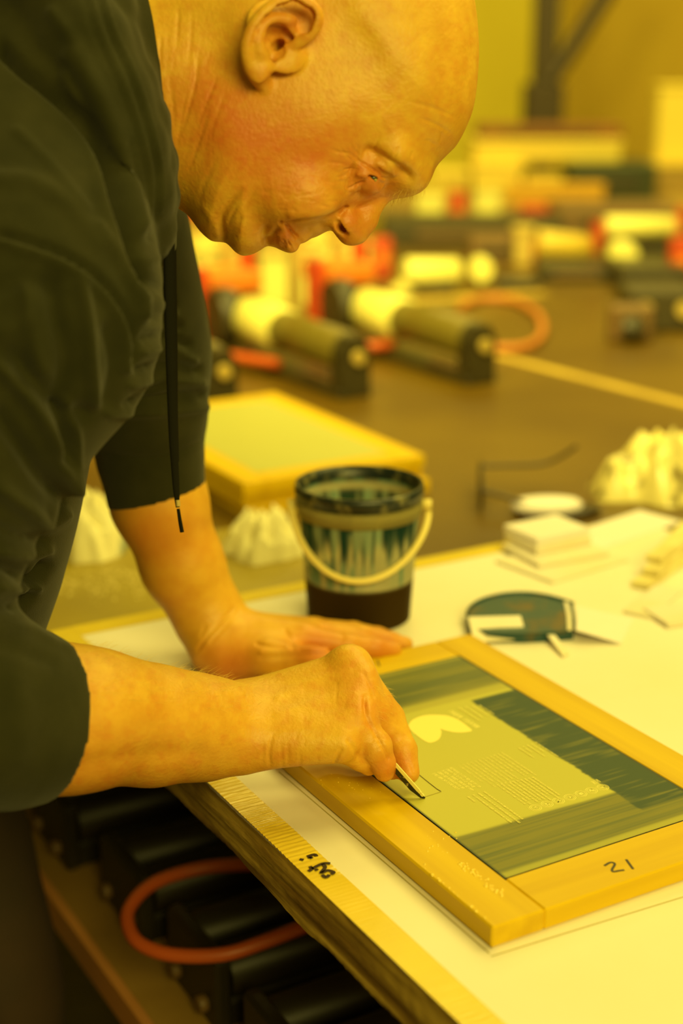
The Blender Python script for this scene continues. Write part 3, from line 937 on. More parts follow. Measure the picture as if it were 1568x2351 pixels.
hs = [
    # eye folds
    ([(836, 376), (858, 391), (878, 407), (893, 416)], 3.2, -.0013), ([(843, 404), (856, 407), (868, 412)], 4.2, -.0030), ([(848, 398), (866, 404), (886, 417)], 3.5, .0008),
    ([(856, 362), (880, 382), (906, 408)], 4, -.0010), ([(866, 374), (884, 389), (902, 405)], 6, .0012),
    ([(848, 348), (885, 366), (925, 395), (940, 410)], 14, -.0022), ([(815, 368), (806, 395), (797, 425), (796, 438)], 3.0, -.0010), ([(797, 438), (815, 428), (838, 416)], 3.2, -.0012),
    ([(822, 385), (812, 405), (806, 424)], 3.0, -.0006), ([(842, 380), (830, 374), (818, 368)], 3.0, -.0009), ([(824, 400), (838, 402)], 8, .0012),
    ([(872, 312), (862, 335), (855, 350)], 3.0, -.0007, 3), ([(916, 335), (910, 352), (904, 368)], 3.0, -.0006, 3), ([(948, 345), (944, 365)], 3, -.0005, 3), ([(840, 345), (833, 368)], 3, -.0007, 3), ([(826, 330), (820, 355), (825, 372)], 3, -.0006, 3),
    ([(745, 415), (775, 417), (800, 416)], 3, -.0006, 3), ([(750, 372), (772, 374), (795, 378)], 3, -.0005, 3), ([(755, 340), (780, 350), (805, 352)], 3, -.0005, 3), ([(770, 395), (790, 396)], 3, -.0004, 3), ([(760, 432), (790, 436)], 3, -.0004, 3),
    # forehead lines
    ([(960, 270), (1000, 285), (1040, 310)], 4, -.0005, 3), ([(930, 230), (985, 245), (1050, 270)], 4, -.0004, 3), ([(975, 320), (1005, 335)], 4, -.0004, 3), ([(1010, 330), (1016, 300)], 3, -.0004, 3),
    # nasolabial fold and cheek
    ([(797, 468), (782, 480), (768, 490), (745, 499), (715, 504), (687, 506), (655, 512), (630, 520)], 4.5, -.0022), ([(790, 455), (765, 475), (720, 488), (670, 492)], 13, .0018), ([(735, 520), (710, 528)], 12, -.0010),
    ([(800, 472), (790, 486), (776, 498)], 4, -.0016),
    # mouth
    ([(684, 549), (676, 538), (663, 523), (650, 514)], 3.4, -.0026), ([(650, 512), (640, 516)], 5, -.0014), ([(640, 522), (622, 545), (607, 562)], 6, -.0010), ([(612, 560), (606, 540), (610, 525)], 8, -.0014),
    ([(668, 566), (660, 550)], 2.0, -.0004), ([(660, 570), (652, 553)], 2.0, -.0004), ([(674, 558), (666, 543)], 2, -.0004),
    # jaw and neck creases
    ([(560, 430), (530, 465), (509, 500), (510, 530), (516, 552)], 7, -.0024), ([(545, 470), (520, 520)], 4, -.001), ([(590, 430), (560, 480), (548, 520)], 6, -.0009), ([(470, 480), (490, 510), (500, 540)], 9, .0010),
    ([(457, 110), (450, 180), (430, 260), (410, 320)], 4, -.0010, 3), ([(499, 170), (487, 205), (470, 245), (452, 300)], 4, -.0009, 3), ([(410, 10), (408, 60), (404, 125)], 3.5, -.0008, 3), ([(368, 80), (368, 130), (367, 175)], 3.5, -.0008, 3),
    ([(440, 20), (438, 90), (428, 170)], 3.5, -.0006, 3), ([(340, 20), (345, 80), (340, 150)], 3.5, -.0006, 3), ([(480, 240), (455, 330), (430, 400)], 4, -.0007, 3), ([(430, 200), (415, 280), (405, 340)], 4, -.0007, 3), ([(385, 150), (395, 230), (402, 300)], 4, -.0006, 3),
    ([(520, 200), (500, 260), (470, 330)], 5, -.0005, 3), ([(500, 360), (470, 420), (455, 470)], 6, -.0006, 3),
]
def _hs(a):
    um = min(p[0] for p in a[0]); g_ = a[2]
    if abs(g_) <= .0016: g_ *= 1.6 if um > 590 else 0.75
    fd = a[3] if len(a) > 3 else (4.5 if a[1] <= 7 and g_ < 0 else 1e3)
    return (a[0], a[1], g_, fd)
rr = random.Random(21)
for k in range(34):
    an = rr.uniform(math.radians(95), math.radians(262)); r0 = rr.uniform(16, 40); r1 = r0 + rr.uniform(18, 48)
    cx, cy = 842, 388
    mid = (r0 + r1) / 2; bend = rr.uniform(-.08, .08)
    hs.append(([(cx + r0 * math.cos(an), cy + r0 * math.sin(an)), (cx + mid * math.cos(an + bend), cy + mid * math.sin(an + bend)), (cx + r1 * math.cos(an + 2.2 * bend), cy + r1 * math.sin(an + 2.2 * bend))], 2.4, -.00032, 3))
for k in range(46):
    u, v = rr.uniform(600, 800), rr.uniform(395, 485)
    hs.append(([(u, v), (u + rr.uniform(8, 16), v + rr.uniform(-3, 2)), (u + rr.uniform(18, 34), v + rr.uniform(-6, 3))], 2.4, -.00022, 3))
for k in range(30):
    u, v = rr.uniform(310, 520), rr.uniform(10, 330); L_ = rr.uniform(30, 80)
    hs.append(([(u, v), (u - .05 * L_, v + .5 * L_), (u - .2 * L_, v + L_)], 2.6, -.00028, 3))
for k in range(12):
    u, v = rr.uniform(640, 676), rr.uniform(548, 560)
    hs.append(([(u, v), (u + 5, v + 7), (u + 9, v + 16)], 1.6, -.0004, 3))
hs.append(([(850, 352), (884, 372), (925, 398)], 15, -.0026, 1e3))
hs.append(([(880, 425), (905, 415), (935, 405)], 14, -.0016, 1e3))
hs = [_hs(a) for a in hs]
V = strokes(V, Q, hs)
Pj = project(V)
def blob(Pj, lst):
    r = np.zeros(len(Pj))
    for u, v, s, a in lst: r += a * np.exp(-((Pj[:, 0] - u) ** 2 + (Pj[:, 1] - v) ** 2) / (s * s))
    return np.clip(r, 0, 1)
_m = vnoise(Pj[:, 0] + 900, Pj[:, 1] + 900, 26, 26, 61) * .5 + vnoise(Pj[:, 0] + 900, Pj[:, 1] + 900, 11, 11, 62) * .5
red = np.clip(.55 * (_m - .5), -.2, .4) + blob(Pj, [(520, 290, 110, .6), (640, 350, 120, .42), (760, 330, 90, .32), (690, 430, 90, .3), (810, 520, 55, .5), (640, 70, 60, .45), (690, 30, 50, .5), (655, 545, 30, .5), (450, 200, 100, .3), (850, 440, 42, .6), (835, 390, 34, .4), (905, 420, 30, .3), (660, 540, 40, .3)])
red = np.clip(red + .16 * np.clip((Pj[:, 1] - 20) / 200, 0, 1), 0, 1)
HEAD = (V, Q, red)

# arms and hands ------------------------------------------------------
def arm_mesh(F):
    V, Q = F.mesh()
    return laplace(V, Q, 2), Q
# right forearm and hand
Fr = Field(pc(-160, 1900, 0.93) - np.array([0, 0, .05]), pc(1000, 1430, 1.16) + np.array([.02, .03, .03]), 0.0011)
arm = [(-150, 1630, .930), (60, 1652, .965), (180, 1655, .985), (350, 1668, 1.028), (470, 1672, 1.060), (550, 1664, 1.078)]
Fr.chain([pc(*q) for q in arm], [.047, .0445, .0425, .0365, .0325, .0285], k=.02)
Fr.chain([pc(80, 1618, .975), pc(230, 1634, 1.0), pc(420, 1656, 1.05)], [.036, .0315, .025], k=.02)
mcp = {'i': (806, 1535, 1.098), 'm': (826, 1588, 1.085), 'r': (818, 1655, 1.066), 'p': (782, 1706, 1.052)}
wr_ = {'i': (575, 1622, 1.098), 'm': (572, 1650, 1.085), 'r': (570, 1682, 1.070), 'p': (568, 1706, 1.060)}
rad_w = {'i': .0190, 'm': .0215, 'r': .0215, 'p': .0185}
rad_m = {'i': .0142, 'm': .0150, 'r': .0150, 'p': .0140}
for k_ in 'imrp':
    Fr.cap(pc(*wr_[k_]), pc(*mcp[k_]), rad_w[k_], rad_m[k_], k=.014)
Fr.cap(pc(*mcp['i']), pc(*mcp['r']), .013, .013, k=.012)
Fr.ell(pc(798, 1518, 1.094), (.0105, .0095, .010), k=.010)
Fr.ell(pc(836, 1555, 1.084), (.008, .009, .008), k=.008)
# fingers: index, middle (holding the blade), ring and little curled under, thumb behind
Fr.chain([pc(812, 1545, 1.096), pc(893, 1648, 1.093), pc(926, 1722, 1.083), pc(938, 1774, 1.0775)], [.0140, .0112, .0098, .0080], k=.003)
Fr.chain([pc(826, 1602, 1.082), pc(862, 1640, 1.082), pc(888, 1672, 1.083)], [.0145, .0115, .010], k=.006)
Fr.chain([pc(812, 1664, 1.064), pc(862, 1714, 1.060), pc(879, 1752, 1.0625), pc(882, 1771, 1.0655)], [.0148, .0116, .0088, .0074], k=.003)
Fr.chain([pc(780, 1710, 1.054), pc(828, 1740, 1.066), pc(846, 1757, 1.073)], [.0115, .0090, .0074], k=.003)
Fr.chain([pc(630, 1650, 1.105), pc(770, 1668, 1.118), pc(850, 1725, 1.105), pc(900, 1766, 1.084)], [.020, .0145, .0108, .0076], k=.005)
VR, QR = arm_mesh(Fr); del Fr
rs = [
    ([(838, 1612), (846, 1650), (866, 1690), (884, 1722), (892, 1742)], 4.5, -.0016), ([(838, 1600), (838, 1640), (846, 1665)], 5, -.0012),
    ([(782, 1722), (772, 1742), (768, 1758)], 4, -.0012), ([(800, 1700), (815, 1722), (822, 1740)], 5, -.0010), ([(855, 1700), (868, 1690), (880, 1696)], 3, -.0006), ([(860, 1712), (874, 1704)], 3, -.0006), ([(864, 1722), (880, 1716)], 3, -.0005),
    ([(628, 1680), (618, 1725), (622, 1764)], 4, -.0012, 3), ([(660, 1705), (661, 1730), (660, 1760)], 4, -.0006, 2.5), ([(646, 1700), (647, 1735), (650, 1764)], 3.5, -.0006, 2.5), ([(605, 1700), (604, 1730), (603, 1760)], 4, -.0006, 2.5), ([(690, 1720), (689, 1745), (688, 1765)], 4, -.0005, 2.5),
    ([(640, 1600), (720, 1565), (800, 1540)], 12, .0008), ([(640, 1640), (730, 1610), (815, 1590)], 11, .0008), ([(650, 1680), (740, 1665), (800, 1655)], 11, .0006), ([(700, 1585), (770, 1568)], 9, -.0006), ([(700, 1640), (790, 1622)], 9, -.0006),
    ([(835, 1545), (850, 1575), (858, 1600)], 4, -.0008), ([(893, 1640), (905, 1650)], 3, -.0005), ([(898, 1655), (912, 1664)], 3, -.0005),
    ([(600, 1600), (560, 1590), (500, 1585)], 14, .0006), ([(180, 1760), (330, 1735), (450, 1730)], 26, -.0016), ([(250, 1650), (400, 1640)], 40, .0008),
    ([(934, 1746), (943, 1757), (950, 1776)], 3.0, -.0004),
]
rr = random.Random(8)
for k in range(26):
    u, v = rr.uniform(560, 800), rr.uniform(1560, 1740)
    rs.append(([(u, v), (u + rr.uniform(-3, 3), v + 12), (u + rr.uniform(-5, 5), v + rr.uniform(20, 34))], 2.6, -.00022, 3))
VR = strokes(VR, QR, rs)
_pr = project(VR); _m = vnoise(_pr[:, 0] + 900, _pr[:, 1] + 900, 24, 24, 63) * .5 + vnoise(_pr[:, 0] + 900, _pr[:, 1] + 900, 10, 10, 64) * .5
redR = np.clip(.7 * (_m - .5), 0, .4) + blob(project(VR), [(810, 1560, 60, .25), (860, 1640, 50, .45), (880, 1760, 50, .5), (930, 1760, 40, .45), (150, 1780, 140, .45), (400, 1760, 160, .3), (620, 1750, 80, .25), (80, 1640, 80, .3)])
# left forearm and hand
Fl = Field(pc(250, 1600, 1.25) - np.array([.01, .01, .06]), pc(960, 880, 1.40) + np.array([.02, .0, .02]), 0.00125)
arm = [(318, 900, 1.27), (365, 1150, 1.300), (420, 1300, 1.318), (478, 1410, 1.330), (500, 1450, 1.330)]
Fl.chain([pc(*q) for q in arm], [.036, .0385, .0330, .0275, .0262], k=.02)
Fl.chain([pc(490, 1440, 1.325), pc(505, 1490, 1.315), pc(528, 1522, 1.308)], [.0262, .0235, .0165], k=.012)
for wq, mq, r0, r1 in (((545, 1462, 1.318), (694, 1463, 1.312), .0205, .0130), ((545, 1455, 1.335), (712, 1452, 1.330), .0205, .0130), ((540, 1455, 1.350), (722, 1448, 1.350), .0190, .0125), ((535, 1460, 1.362), (715, 1450, 1.368), .0170, .0115)):
    Fl.cap(pc(*wq), pc(*mq), r0, r1, k=.012)
Fl.chain([pc(694, 1466, 1.310), pc(800, 1479, 1.314), pc(862, 1487, 1.322), pc(903, 1491, 1.328)], [.0118, .0098, .0088, .0074], k=.004)
Fl.chain([pc(712, 1451, 1.330), pc(828, 1458, 1.338), pc(890, 1471, 1.344), pc(930, 1479, 1.347)], [.0118, .0095, .0084, .0070], k=.003)
Fl.chain([pc(720, 1447, 1.350), pc(812, 1450, 1.360), pc(868, 1460, 1.364), pc(905, 1468, 1.366)], [.0112, .0090, .0080, .0068], k=.003)
Fl.chain([pc(715, 1450, 1.368), pc(780, 1449, 1.380), pc(830, 1456, 1.386), pc(855, 1462, 1.388)], [.0105, .0082, .0074, .0064], k=.003)
Fl.chain([pc(530, 1515, 1.305), pc(620, 1512, 1.290), pc(720, 1517, 1.275), pc(775, 1527, 1.268)], [.0200, .0165, .0115, .0090], k=.008)
Fl.cap(pc(560, 1485, 1.310), pc(660, 1490, 1.300), .017, .011, k=.010)
VL, QL = arm_mesh(Fl); del Fl
ls = [
    ([(535, 1398), (505, 1430), (475, 1462), (455, 1490)], 4, -.0014), ([(548, 1402), (515, 1440), (485, 1472)], 4, -.0009), ([(470, 1440), (462, 1460)], 4, -.0006),
    ([(590, 1478), (620, 1484), (650, 1486)], 4.5, -.0016), ([(655, 1450), (668, 1472), (672, 1488)], 6, -.0014), ([(600, 1498), (680, 1492), (750, 1492)], 6, .0016), ([(600, 1510), (680, 1506), (760, 1500)], 5, -.001),
    ([(690, 1495), (760, 1503), (830, 1512)], 6, -.0008), ([(783, 1452), (788, 1462), (785, 1470)], 3, -.0008), ([(850, 1470), (853, 1478)], 3, -.0006), ([(760, 1432), (830, 1448), (900, 1470)], 4, -.0010),
    ([(600, 1425), (680, 1432), (740, 1436)], 8, .0006), ([(575, 1455), (640, 1452), (690, 1456)], 8, .0006),
]
VL = strokes(VL, QL, ls)
redL = blob(project(VL), [(320, 1230, 90, .6), (370, 1400, 80, .45), (500, 1540, 80, .6), (560, 1520, 60, .4), (740, 1485, 60, .55), (850, 1500, 60, .5), (900, 1475, 50, .4), (700, 1500, 60, .4), (440, 1220, 90, .25)])
# hidden trunk that joins them
Ft = Field(pc(-620, 1700, 1.0) - np.array([.1, .02, .12]), pc(480, 30, 1.25) + np.array([.02, .1, .16]), 0.006)
Ft.chain([pc(320, 180, 1.03), pc(120, 300, 1.04), pc(-50, 430, 1.05), pc(-200, 900, 1.07), pc(-330, 1350, 1.1)], [.055, .07, .095, .105, .115], k=.03)
Ft.chain([pc(20, 470, .98), pc(60, 660, .935), pc(-150, 1080, .915), pc(-240, 1570, .91)], [.06, .052, .045, .042], k=.02)
Ft.cap(pc(-225, 1580, .91), pc(20, 1648, .957), .042, .042, k=.02)
Ft.chain([pc(120, 470, 1.13), pc(225, 560, 1.22), pc(280, 760, 1.25), pc(314, 890, 1.268)], [.05, .042, .038, .034], k=.02)
VT, QT = Ft.mesh(); del Ft
foot = np.array([-0.30, 1.13, 0.0])
Vall = np.concatenate([HEAD[0], VR, VL, VT])
off = np.cumsum([0, len(HEAD[0]), len(VR), len(VL)])
Qall = np.concatenate([HEAD[1], QR + off[1], QL + off[2], QT + off[3]])
redA = np.concatenate([HEAD[2], redR, redL, np.zeros(len(VT))])
person = mesh_obj('person', Vall, Qall, M['skin'], None, {'red': redA}, foot)
tag(person, 'bald man in a dark green hoodie bending over the frame', 'person')
# fine body hair
M['hair'] = mat('fair_hair', (0.85, 0.62, 0.12), 0.45)
def hairs(name, V, N, sel, n, ln, dirf, seed, r0=.00008):
    rr = np.random.RandomState(seed)
    idx = np.nonzero(sel)[0]
    idx = idx[rr.randint(0, len(idx), n)]
    mb = MB()
    for i in idx:
        p, nn = V[i], N[i]
        d = dirf(p, nn, rr); L = ln * rr.uniform(.6, 1.3)
        pts = np.array([p - nn * .0004, p + (nn * .35 + d * .3) * L * .5, p + (nn * .45 + d * .9) * L])
        mb.tube(to_world(pts) - foot, [r0, r0 * .8, r0 * .3], 3, False)
    o = mb.build(name, M['hair'], person); o['kind'] = 'stuff'
    return o
NR = vnormals(VR, QR); PR = project(VR)
hairs('arm_hair', VR, NR, (PR[:, 0] > 175) & (PR[:, 0] < 640) & (NR[:, 1] > .35), 420, .0085, lambda p, n, r: np.array([.75, -.2 + .3 * r.randn(), .3 * r.randn()]), 1)
hairs('finger_hair', VR, NR, (PR[:, 0] > 850) & (PR[:, 0] < 900) & (PR[:, 1] > 1570) & (PR[:, 1] < 1650) & (NR[:, 0] > .2), 60, .005, lambda p, n, r: np.array([.5, -.5 + .3 * r.randn(), .3 * r.randn()]), 2)
NH = vnormals(HEAD[0], HEAD[1]); PH = project(HEAD[0])
hairs('eyebrow', HEAD[0], NH, (np.abs(HEAD[0][:, 2] - D0) > .006) & (np.abs(HEAD[0][:, 2] - D0) < .045) & (PH[:, 0] > 895) & (PH[:, 0] < 985) & (np.abs((PH[:, 1] - 440) + (PH[:, 0] - 945) * .42) < 16), 170, .0060, lambda p, n, r: np.array([-.45 + .25 * r.randn(), -.5 + .2 * r.randn(), .2 * r.randn()]), 3, .00006)
# eyes
M['eye'] = mat('eye_white', (0.42, 0.34, 0.06), 0.3)
M['iris'] = mat('iris', (0.05, 0.045, 0.012), 0.25)
for sgn in (1, -1):
    p = pc(856, 408, D0 - sgn * .0345); p[2] = D0 - sgn * .0345
    c = to_world(np.array([p]))[0]
    mb = MB()
    mb.lathe([(0.0001, -0.0035), (.0026, -.0028), (.0040, -.001), (.0044, 0), (.0040, .001), (.0026, .0028), (.0001, .0035)], 16)
    e_o = mb.build('eye', M['iris'] , person, c - foot)
    mb = MB(); mb.lathe([(0.0001, -0.0012), (.0009, -.0006), (.0012, 0), (.0009, .0006), (.0001, .0012)], 12)
    p2 = pc(862, 413, D0 - sgn * .0374); p2[2] = D0 - sgn * .0374
    mb.build('eye_white', M['eye'], e_o, to_world(np.array([p2]))[0] - c)

# hoodie -----------------------------------------------------------------
M['hoodie'] = mat('hoodie_fleece', (0.031, 0.030, 0.012), 0.9, (0.022, 0.022, 0.008), 30, bump=0.00035, bscale=900, sheen=0.1, spec=0.12)
Fo = Field(pc(-640, 1860, 1.0) - np.array([.10, .01, .19]), pc(500, -170, 1.28) + np.array([.02, .03, .15]), 0.0029)
Fo.chain([pc(150, 200, 1.03), pc(-30, 440, 1.045), pc(-215, 900, 1.085), pc(-310, 1180, 1.105), pc(-430, 1650, 1.12)], [.095, .112, .124, .136, .146], k=.05)
Fo.chain([pc(30, 330, 1.00), pc(0, 470, .975), pc(52, 640, .932)], [.080, .085, .076], k=.04)
Fo.chain([pc(52, 650, .930), pc(42, 760, .922), pc(-128, 1000, .912), pc(-252, 1300, .905), pc(-245, 1560, .905)], [.076, .077, .072, .068, .066], k=.03)
Fo.chain([pc(-225, 1580, .905), pc(-90, 1620, .925), pc(30, 1648, .950), pc(140, 1655, .975)], [.066, .060, .0525, .0470], k=.02)
dirR = pc(350, 1668, 1.028) - pc(60, 1648, .962)
Fo.halfcut(pc(104, 1650, .966), dirR, pc(-40, 1900, .86) - np.array([0, 0, .05]), pc(400, 1400, 1.1) + np.array([0, 0, .03]))
Fo.chain([pc(120, 400, 1.15), pc(235, 540, 1.215), pc(285, 700, 1.235), pc(312, 830, 1.255), pc(318, 920, 1.272)], [.082, .064, .0575, .0555, .0545], k=.03)
Fo.chain([pc(336, 960, 1.277), pc(344, 1040, 1.288), pc(366, 1180, 1.302)], [.0480, .0455, .0420], k=.006)
Fo.cap(pc(324, 915, 1.273), pc(333, 952, 1.277), .0560, .0530, k=.006)
dirL = np.array([55.0, -218.0, 45.0])
Fo.halfcut(pc(364, 1138, 1.300), dirL, pc(200, 1400, 1.22), pc(560, 1030, 1.42))
# hood: hem roll and bulk around the neck
for sg in (1, -1):
    def hq(u, v, w):
        p = pc(u, v, D0 - w) if sg > 0 else pc(u - 75, v - 70, D0 - w)
        p[2] = D0 - sg * w
        return p
    bulk = [(60, -120, .055), (125, -20, .080), (192, 110, .090), (246, 230, .092), (290, 340, .089), (320, 440, .078), (337, 520, .056), (347, 562, .024)]
    Fo.chain([hq(*q) for q in bulk], [.030, .031, .031, .029, .026, .022, .0185, .017], k=.005)
    hem = [(190, -150, .040), (248, -60, .062), (258, 20, .074), (272, 95, .080), (312, 190, .082), (340, 285, .079), (354, 380, .072), (357, 460, .058), (352, 525, .036), (350, 555, .010)]
    Fo.chain([hq(*q) for q in hem], [.013, .0135, .0135, .0125, .0125, .0130, .0130, .0125, .0120, .0120], k=.006)
    inner = [(215, -120, .04), (262, -30, .060), (278, 70, .066), (318, 170, .068), (352, 270, .066), (372, 370, .058), (376, 450, .044), (366, 520, .02)]
    Fo.chain([hq(*q) for q in inner], [.009, .009, .009, .009, .009, .009, .009, .010], k=.008)
V, Q = Fo.mesh(); del Fo
V = laplace(V, Q, 2)
os_ = [
    # hood seam lines and folds
    ([(225, -10), (250, 70), (300, 180), (340, 300), (362, 400), (360, 500)], 6, -.0022), ([(238, -10), (264, 70), (315, 180), (353, 300), (372, 400), (368, 490)], 4, .0010), ([(195, -10), (222, 80), (275, 200), (318, 320), (338, 430), (338, 510)], 6, -.0014),
    ([(120, 30), (180, 110), (240, 220), (290, 340), (318, 440), (330, 520)], 16, .0030), ([(0, 105), (60, 160), (130, 215), (190, 275), (235, 360), (272, 470), (300, 575), (325, 640)], 14, -.0150, 1e3), ([(165, 130), (215, 210), (262, 320), (292, 420), (318, 520)], 22, .0060),
    ([(300, 330), (315, 430), (330, 520), (345, 545)], 8, -.0025), ([(310, 590), (350, 600), (378, 580)], 8, .002),
    # shoulder seam and arm folds
    ([(0, 535), (70, 555), (150, 585), (220, 630), (280, 700), (308, 770), (306, 830)], 7, -.0048), ([(0, 557), (70, 579), (150, 610), (215, 655), (268, 720), (292, 790), (290, 850)], 8, .0038), ([(150, 180), (210, 330), (240, 480), (300, 610), (330, 720)], 14, .0040),
    ([(0, 410), (80, 420), (160, 470), (230, 560)], 20, .0030), ([(40, 300), (120, 380), (200, 480)], 12, .0020), ([(225, 520), (270, 590), (310, 670), (326, 730)], 12, .0035),
    ([(120, 640), (130, 730), (150, 820), (140, 900)], 22, -.0060), ([(185, 650), (200, 740), (208, 830), (215, 920)], 15, .0058), ([(250, 760), (265, 840), (250, 920)], 18, -.0050), ([(60, 660), (70, 760), (95, 850)], 18, .0030),
    ([(0, 840), (60, 905), (110, 985), (140, 1060), (150, 1110)], 18, .0080), ([(30, 820), (90, 890), (140, 940), (190, 950)], 22, -.0060), ([(140, 940), (155, 1000), (150, 1050)], 16, -.0095), ([(155, 930), (172, 1000), (168, 1080), (150, 1130)], 11, .0065), ([(0, 960), (50, 1030), (100, 1100), (130, 1130)], 20, -.0095),
    ([(0, 1120), (60, 1165), (100, 1200), (140, 1180)], 20, .0080), ([(0, 1215), (50, 1235), (95, 1240)], 12, -.0050), ([(0, 1300), (40, 1318), (75, 1335), (105, 1300)], 13, -.0100), ([(0, 1268), (60, 1275), (105, 1262)], 14, .0055), ([(0, 1395), (40, 1390), (70, 1365)], 12, -.0070), ([(0, 1350), (50, 1355), (85, 1350)], 10, .0045),
    ([(60, 760), (50, 850), (20, 940)], 24, -.004), ([(0, 660), (60, 640), (110, 650)], 24, -.003), ([(0, 760), (50, 750)], 24, .003),
    ([(0, 1450), (60, 1440), (120, 1470), (165, 1490)], 10, .0016), ([(0, 1480), (60, 1500), (120, 1520)], 18, -.0020), ([(30, 1560), (60, 1640), (40, 1740)], 26, .0014),
    # left sleeve folds
    ([(335, 640), (370, 660), (395, 700)], 9, -.0040), ([(340, 720), (375, 730), (410, 750)], 10, -.0040), ([(330, 775), (380, 770), (430, 790)], 9, -.0044), ([(330, 810), (390, 800), (445, 830)], 9, .0036), ([(320, 850), (380, 838), (455, 850)], 9, -.0052), ([(300, 885), (370, 872), (462, 880)], 9, .0040), ([(310, 925), (390, 910), (470, 905)], 9, -.0056),
    ([(250, 950), (330, 950), (400, 945), (475, 935)], 9, .0036), ([(330, 680), (360, 690), (400, 720)], 8, .003), ([(290, 930), (340, 900), (380, 870)], 7, -.0030), ([(380, 940), (420, 920), (465, 915)], 6, -.003), ([(240, 1040), (330, 1052), (400, 1042), (465, 1012)], 6, -.0012),
]
V = strokes(V, Q, os_)
hoodie = mesh_obj('hoodie', V, Q, M['hoodie'], person, None, foot)
hoodie['label'] = 'dark olive green hooded sweatshirt with rolled sleeves'
# drawstring
M['cord'] = mat('black_cord', (0.007, 0.0065, 0.003), 0.85, bump=0.0003, bscale=700, spec=0.15)
M['aglet'] = mat('frayed_tip', (0.5, 0.38, 0.12), 0.6)
cordp = [pc(u, v, d) for u, v, d in ((372, 490, 1.0), (384, 512, .992), (388, 560, .988), (389, 650, .988), (390, 760, .99), (393, 880, .993), (397, 1000, .996), (402, 1080, .999), (405, 1130, 1.0), (408, 1165, 1.001))]
cw = to_world(smooth_line(cordp, 5)) - foot
rads = np.interp(np.linspace(0, 1, len(cw)), [0, .3, .6, .85, 1], [.0038, .0039, .0031, .0024, .0013])
cord = MB().tube(cw, rads, 10, flat=0.5).build('drawstring', M['cord'], person)
cordp2 = [pc(u, v, d) for u, v, d in ((380, 500, 1.008), (394, 540, 1.004), (397, 650, 1.004), (399, 800, 1.004), (400, 950, 1.003), (403, 1060, 1.003))]
MB().tube(to_world(smooth_line(cordp2, 5)) - foot, .0028, 8, flat=0.5).build('drawstring', M['cord'], person)
MB().tube(to_world(np.array([pc(408, 1148, .9995), pc(409, 1162, 1.0)])) - foot, .0015, 8).build('frayed_wrap', M['aglet'], cord)
MB().tube(to_world(np.array([pc(409, 1168, 1.001), pc(413, 1195, 1.001), pc(418, 1222, 1.002)])) - foot, [.0011, .0013, .0014], 8).build('cord_tip', M['cord'], cord)
# trousers and shoes
M['trousers'] = mat('dark_trousers', (0.028, 0.018, 0.010), 0.8, (0.05, 0.026, 0.013), 6, bump=0.0006, bscale=300)
mbv = []
for k, (hx, hy) in enumerate(((-0.36, 1.02), (-0.385, 1.26))):
    pts = [(-0.44, hy, 0.93), (-0.40, hy, 0.80), (hx + .04, hy, 0.52), (hx + .02, hy, 0.30), (hx, hy, 0.06)]
    mbv.append(smooth_line(pts, 6))
mb = MB()
for L in mbv:
    t = np.linspace(0, 1, len(L))
    rad = np.interp(t, [0, .2, .5, .75, 1], [.105, .095, .075, .066, .07]) * (1 + .02 * np.sin(t * 60))
    mb.tube(L - foot, rad, 28)
pel = [(-0.50, 1.14, 1.10), (-0.47, 1.14, 1.0), (-0.445, 1.14, 0.90), (-0.43, 1.14, .84)]
mb.tube(np.array(pel) - foot, [.15, .165, .16, .12], 32)
mb.build('trousers', M['trousers'], person)
M['shoe'] = mat('black_shoe', (0.02, 0.018, 0.012), 0.5)
for hx, hy in ((-0.36, 1.02), (-0.385, 1.26)):
    mb = MB()
    P = np.array([(hx - .07, hy, .035), (hx - .02, hy, .05), (hx + .06, hy + .02, .045), (hx + .14, hy + .05, .033), (hx + .19, hy + .065, .022)])
    mb.tube(smooth_line(P, 4) - foot, np.interp(np.linspace(0, 1, 17), [0, .3, .7, 1], [.034, .046, .040, .018]), 16)
    mb.build('shoe', M['shoe'], person)
# ------------------------------------------------------------------ bucket of blue ink
M['ink_dark'] = mat('dark_ink', (0.030, 0.018, 0.006), 0.3, (0.05, 0.03, 0.008), 10, (1, 1, .3))
M['plastic'] = mat('clear_plastic', (0.8, 0.75, 0.4), 0.22, vcol='Col', trans=0.75, spec=0.5)
_p = M['plastic'].node_tree; _p.nodes['Principled BSDF'].inputs['IOR'].default_value = 1.04
_a = _p.nodes.new('ShaderNodeAttribute'); _a.attribute_name = 'clearness'; _p.links.new(_a.outputs['Fac'], _p.nodes['Principled BSDF'].inputs['Transmission Weight'])
M['rim'] = mat('stained_rim', (0.010, 0.018, 0.020), 0.35, (0.16, 0.15, 0.07), 75, lo=0.52, hi=0.66)
M['handle'] = mat('white_plastic_handle', (0.80, 0.66, 0.22), 0.4)
bc = at(824, 1412, 0.92)
bucket = empty('ink_bucket', bc)
tag(bucket, 'clear plastic bucket of dark blue ink with pale handle behind the left hand', 'bucket')
R0, R1, HB, HI = 0.0495, 0.0585, 0.1335, 0.043
rad_at = lambda z: R0 + (R1 - R0) * z / HB
nz, nt = 90, 150
zz = np.linspace(0.001, HB, nz); tt = np.linspace(0, 2 * math.pi, nt, endpoint=False)
ZZ, TT = np.meshgrid(zz, tt, indexing='ij')
RRm = R0 + (R1 - R0) * ZZ / HB
Vb = np.stack([RRm * np.cos(TT), RRm * np.sin(TT), ZZ], -1).reshape(-1, 3)
ii = np.arange(nz * nt).reshape(nz, nt)
jn = np.roll(ii, -1, 1)
Qb = np.stack([ii[:-1], jn[:-1], jn[1:], ii[1:]], -1).reshape(-1, 4)
clear = np.array([0.86, 0.83, 0.55]); teal = np.array([0.05, 0.26, 0.26]); deep = np.array([0.012, 0.045, 0.05])
X = TT * 0.055
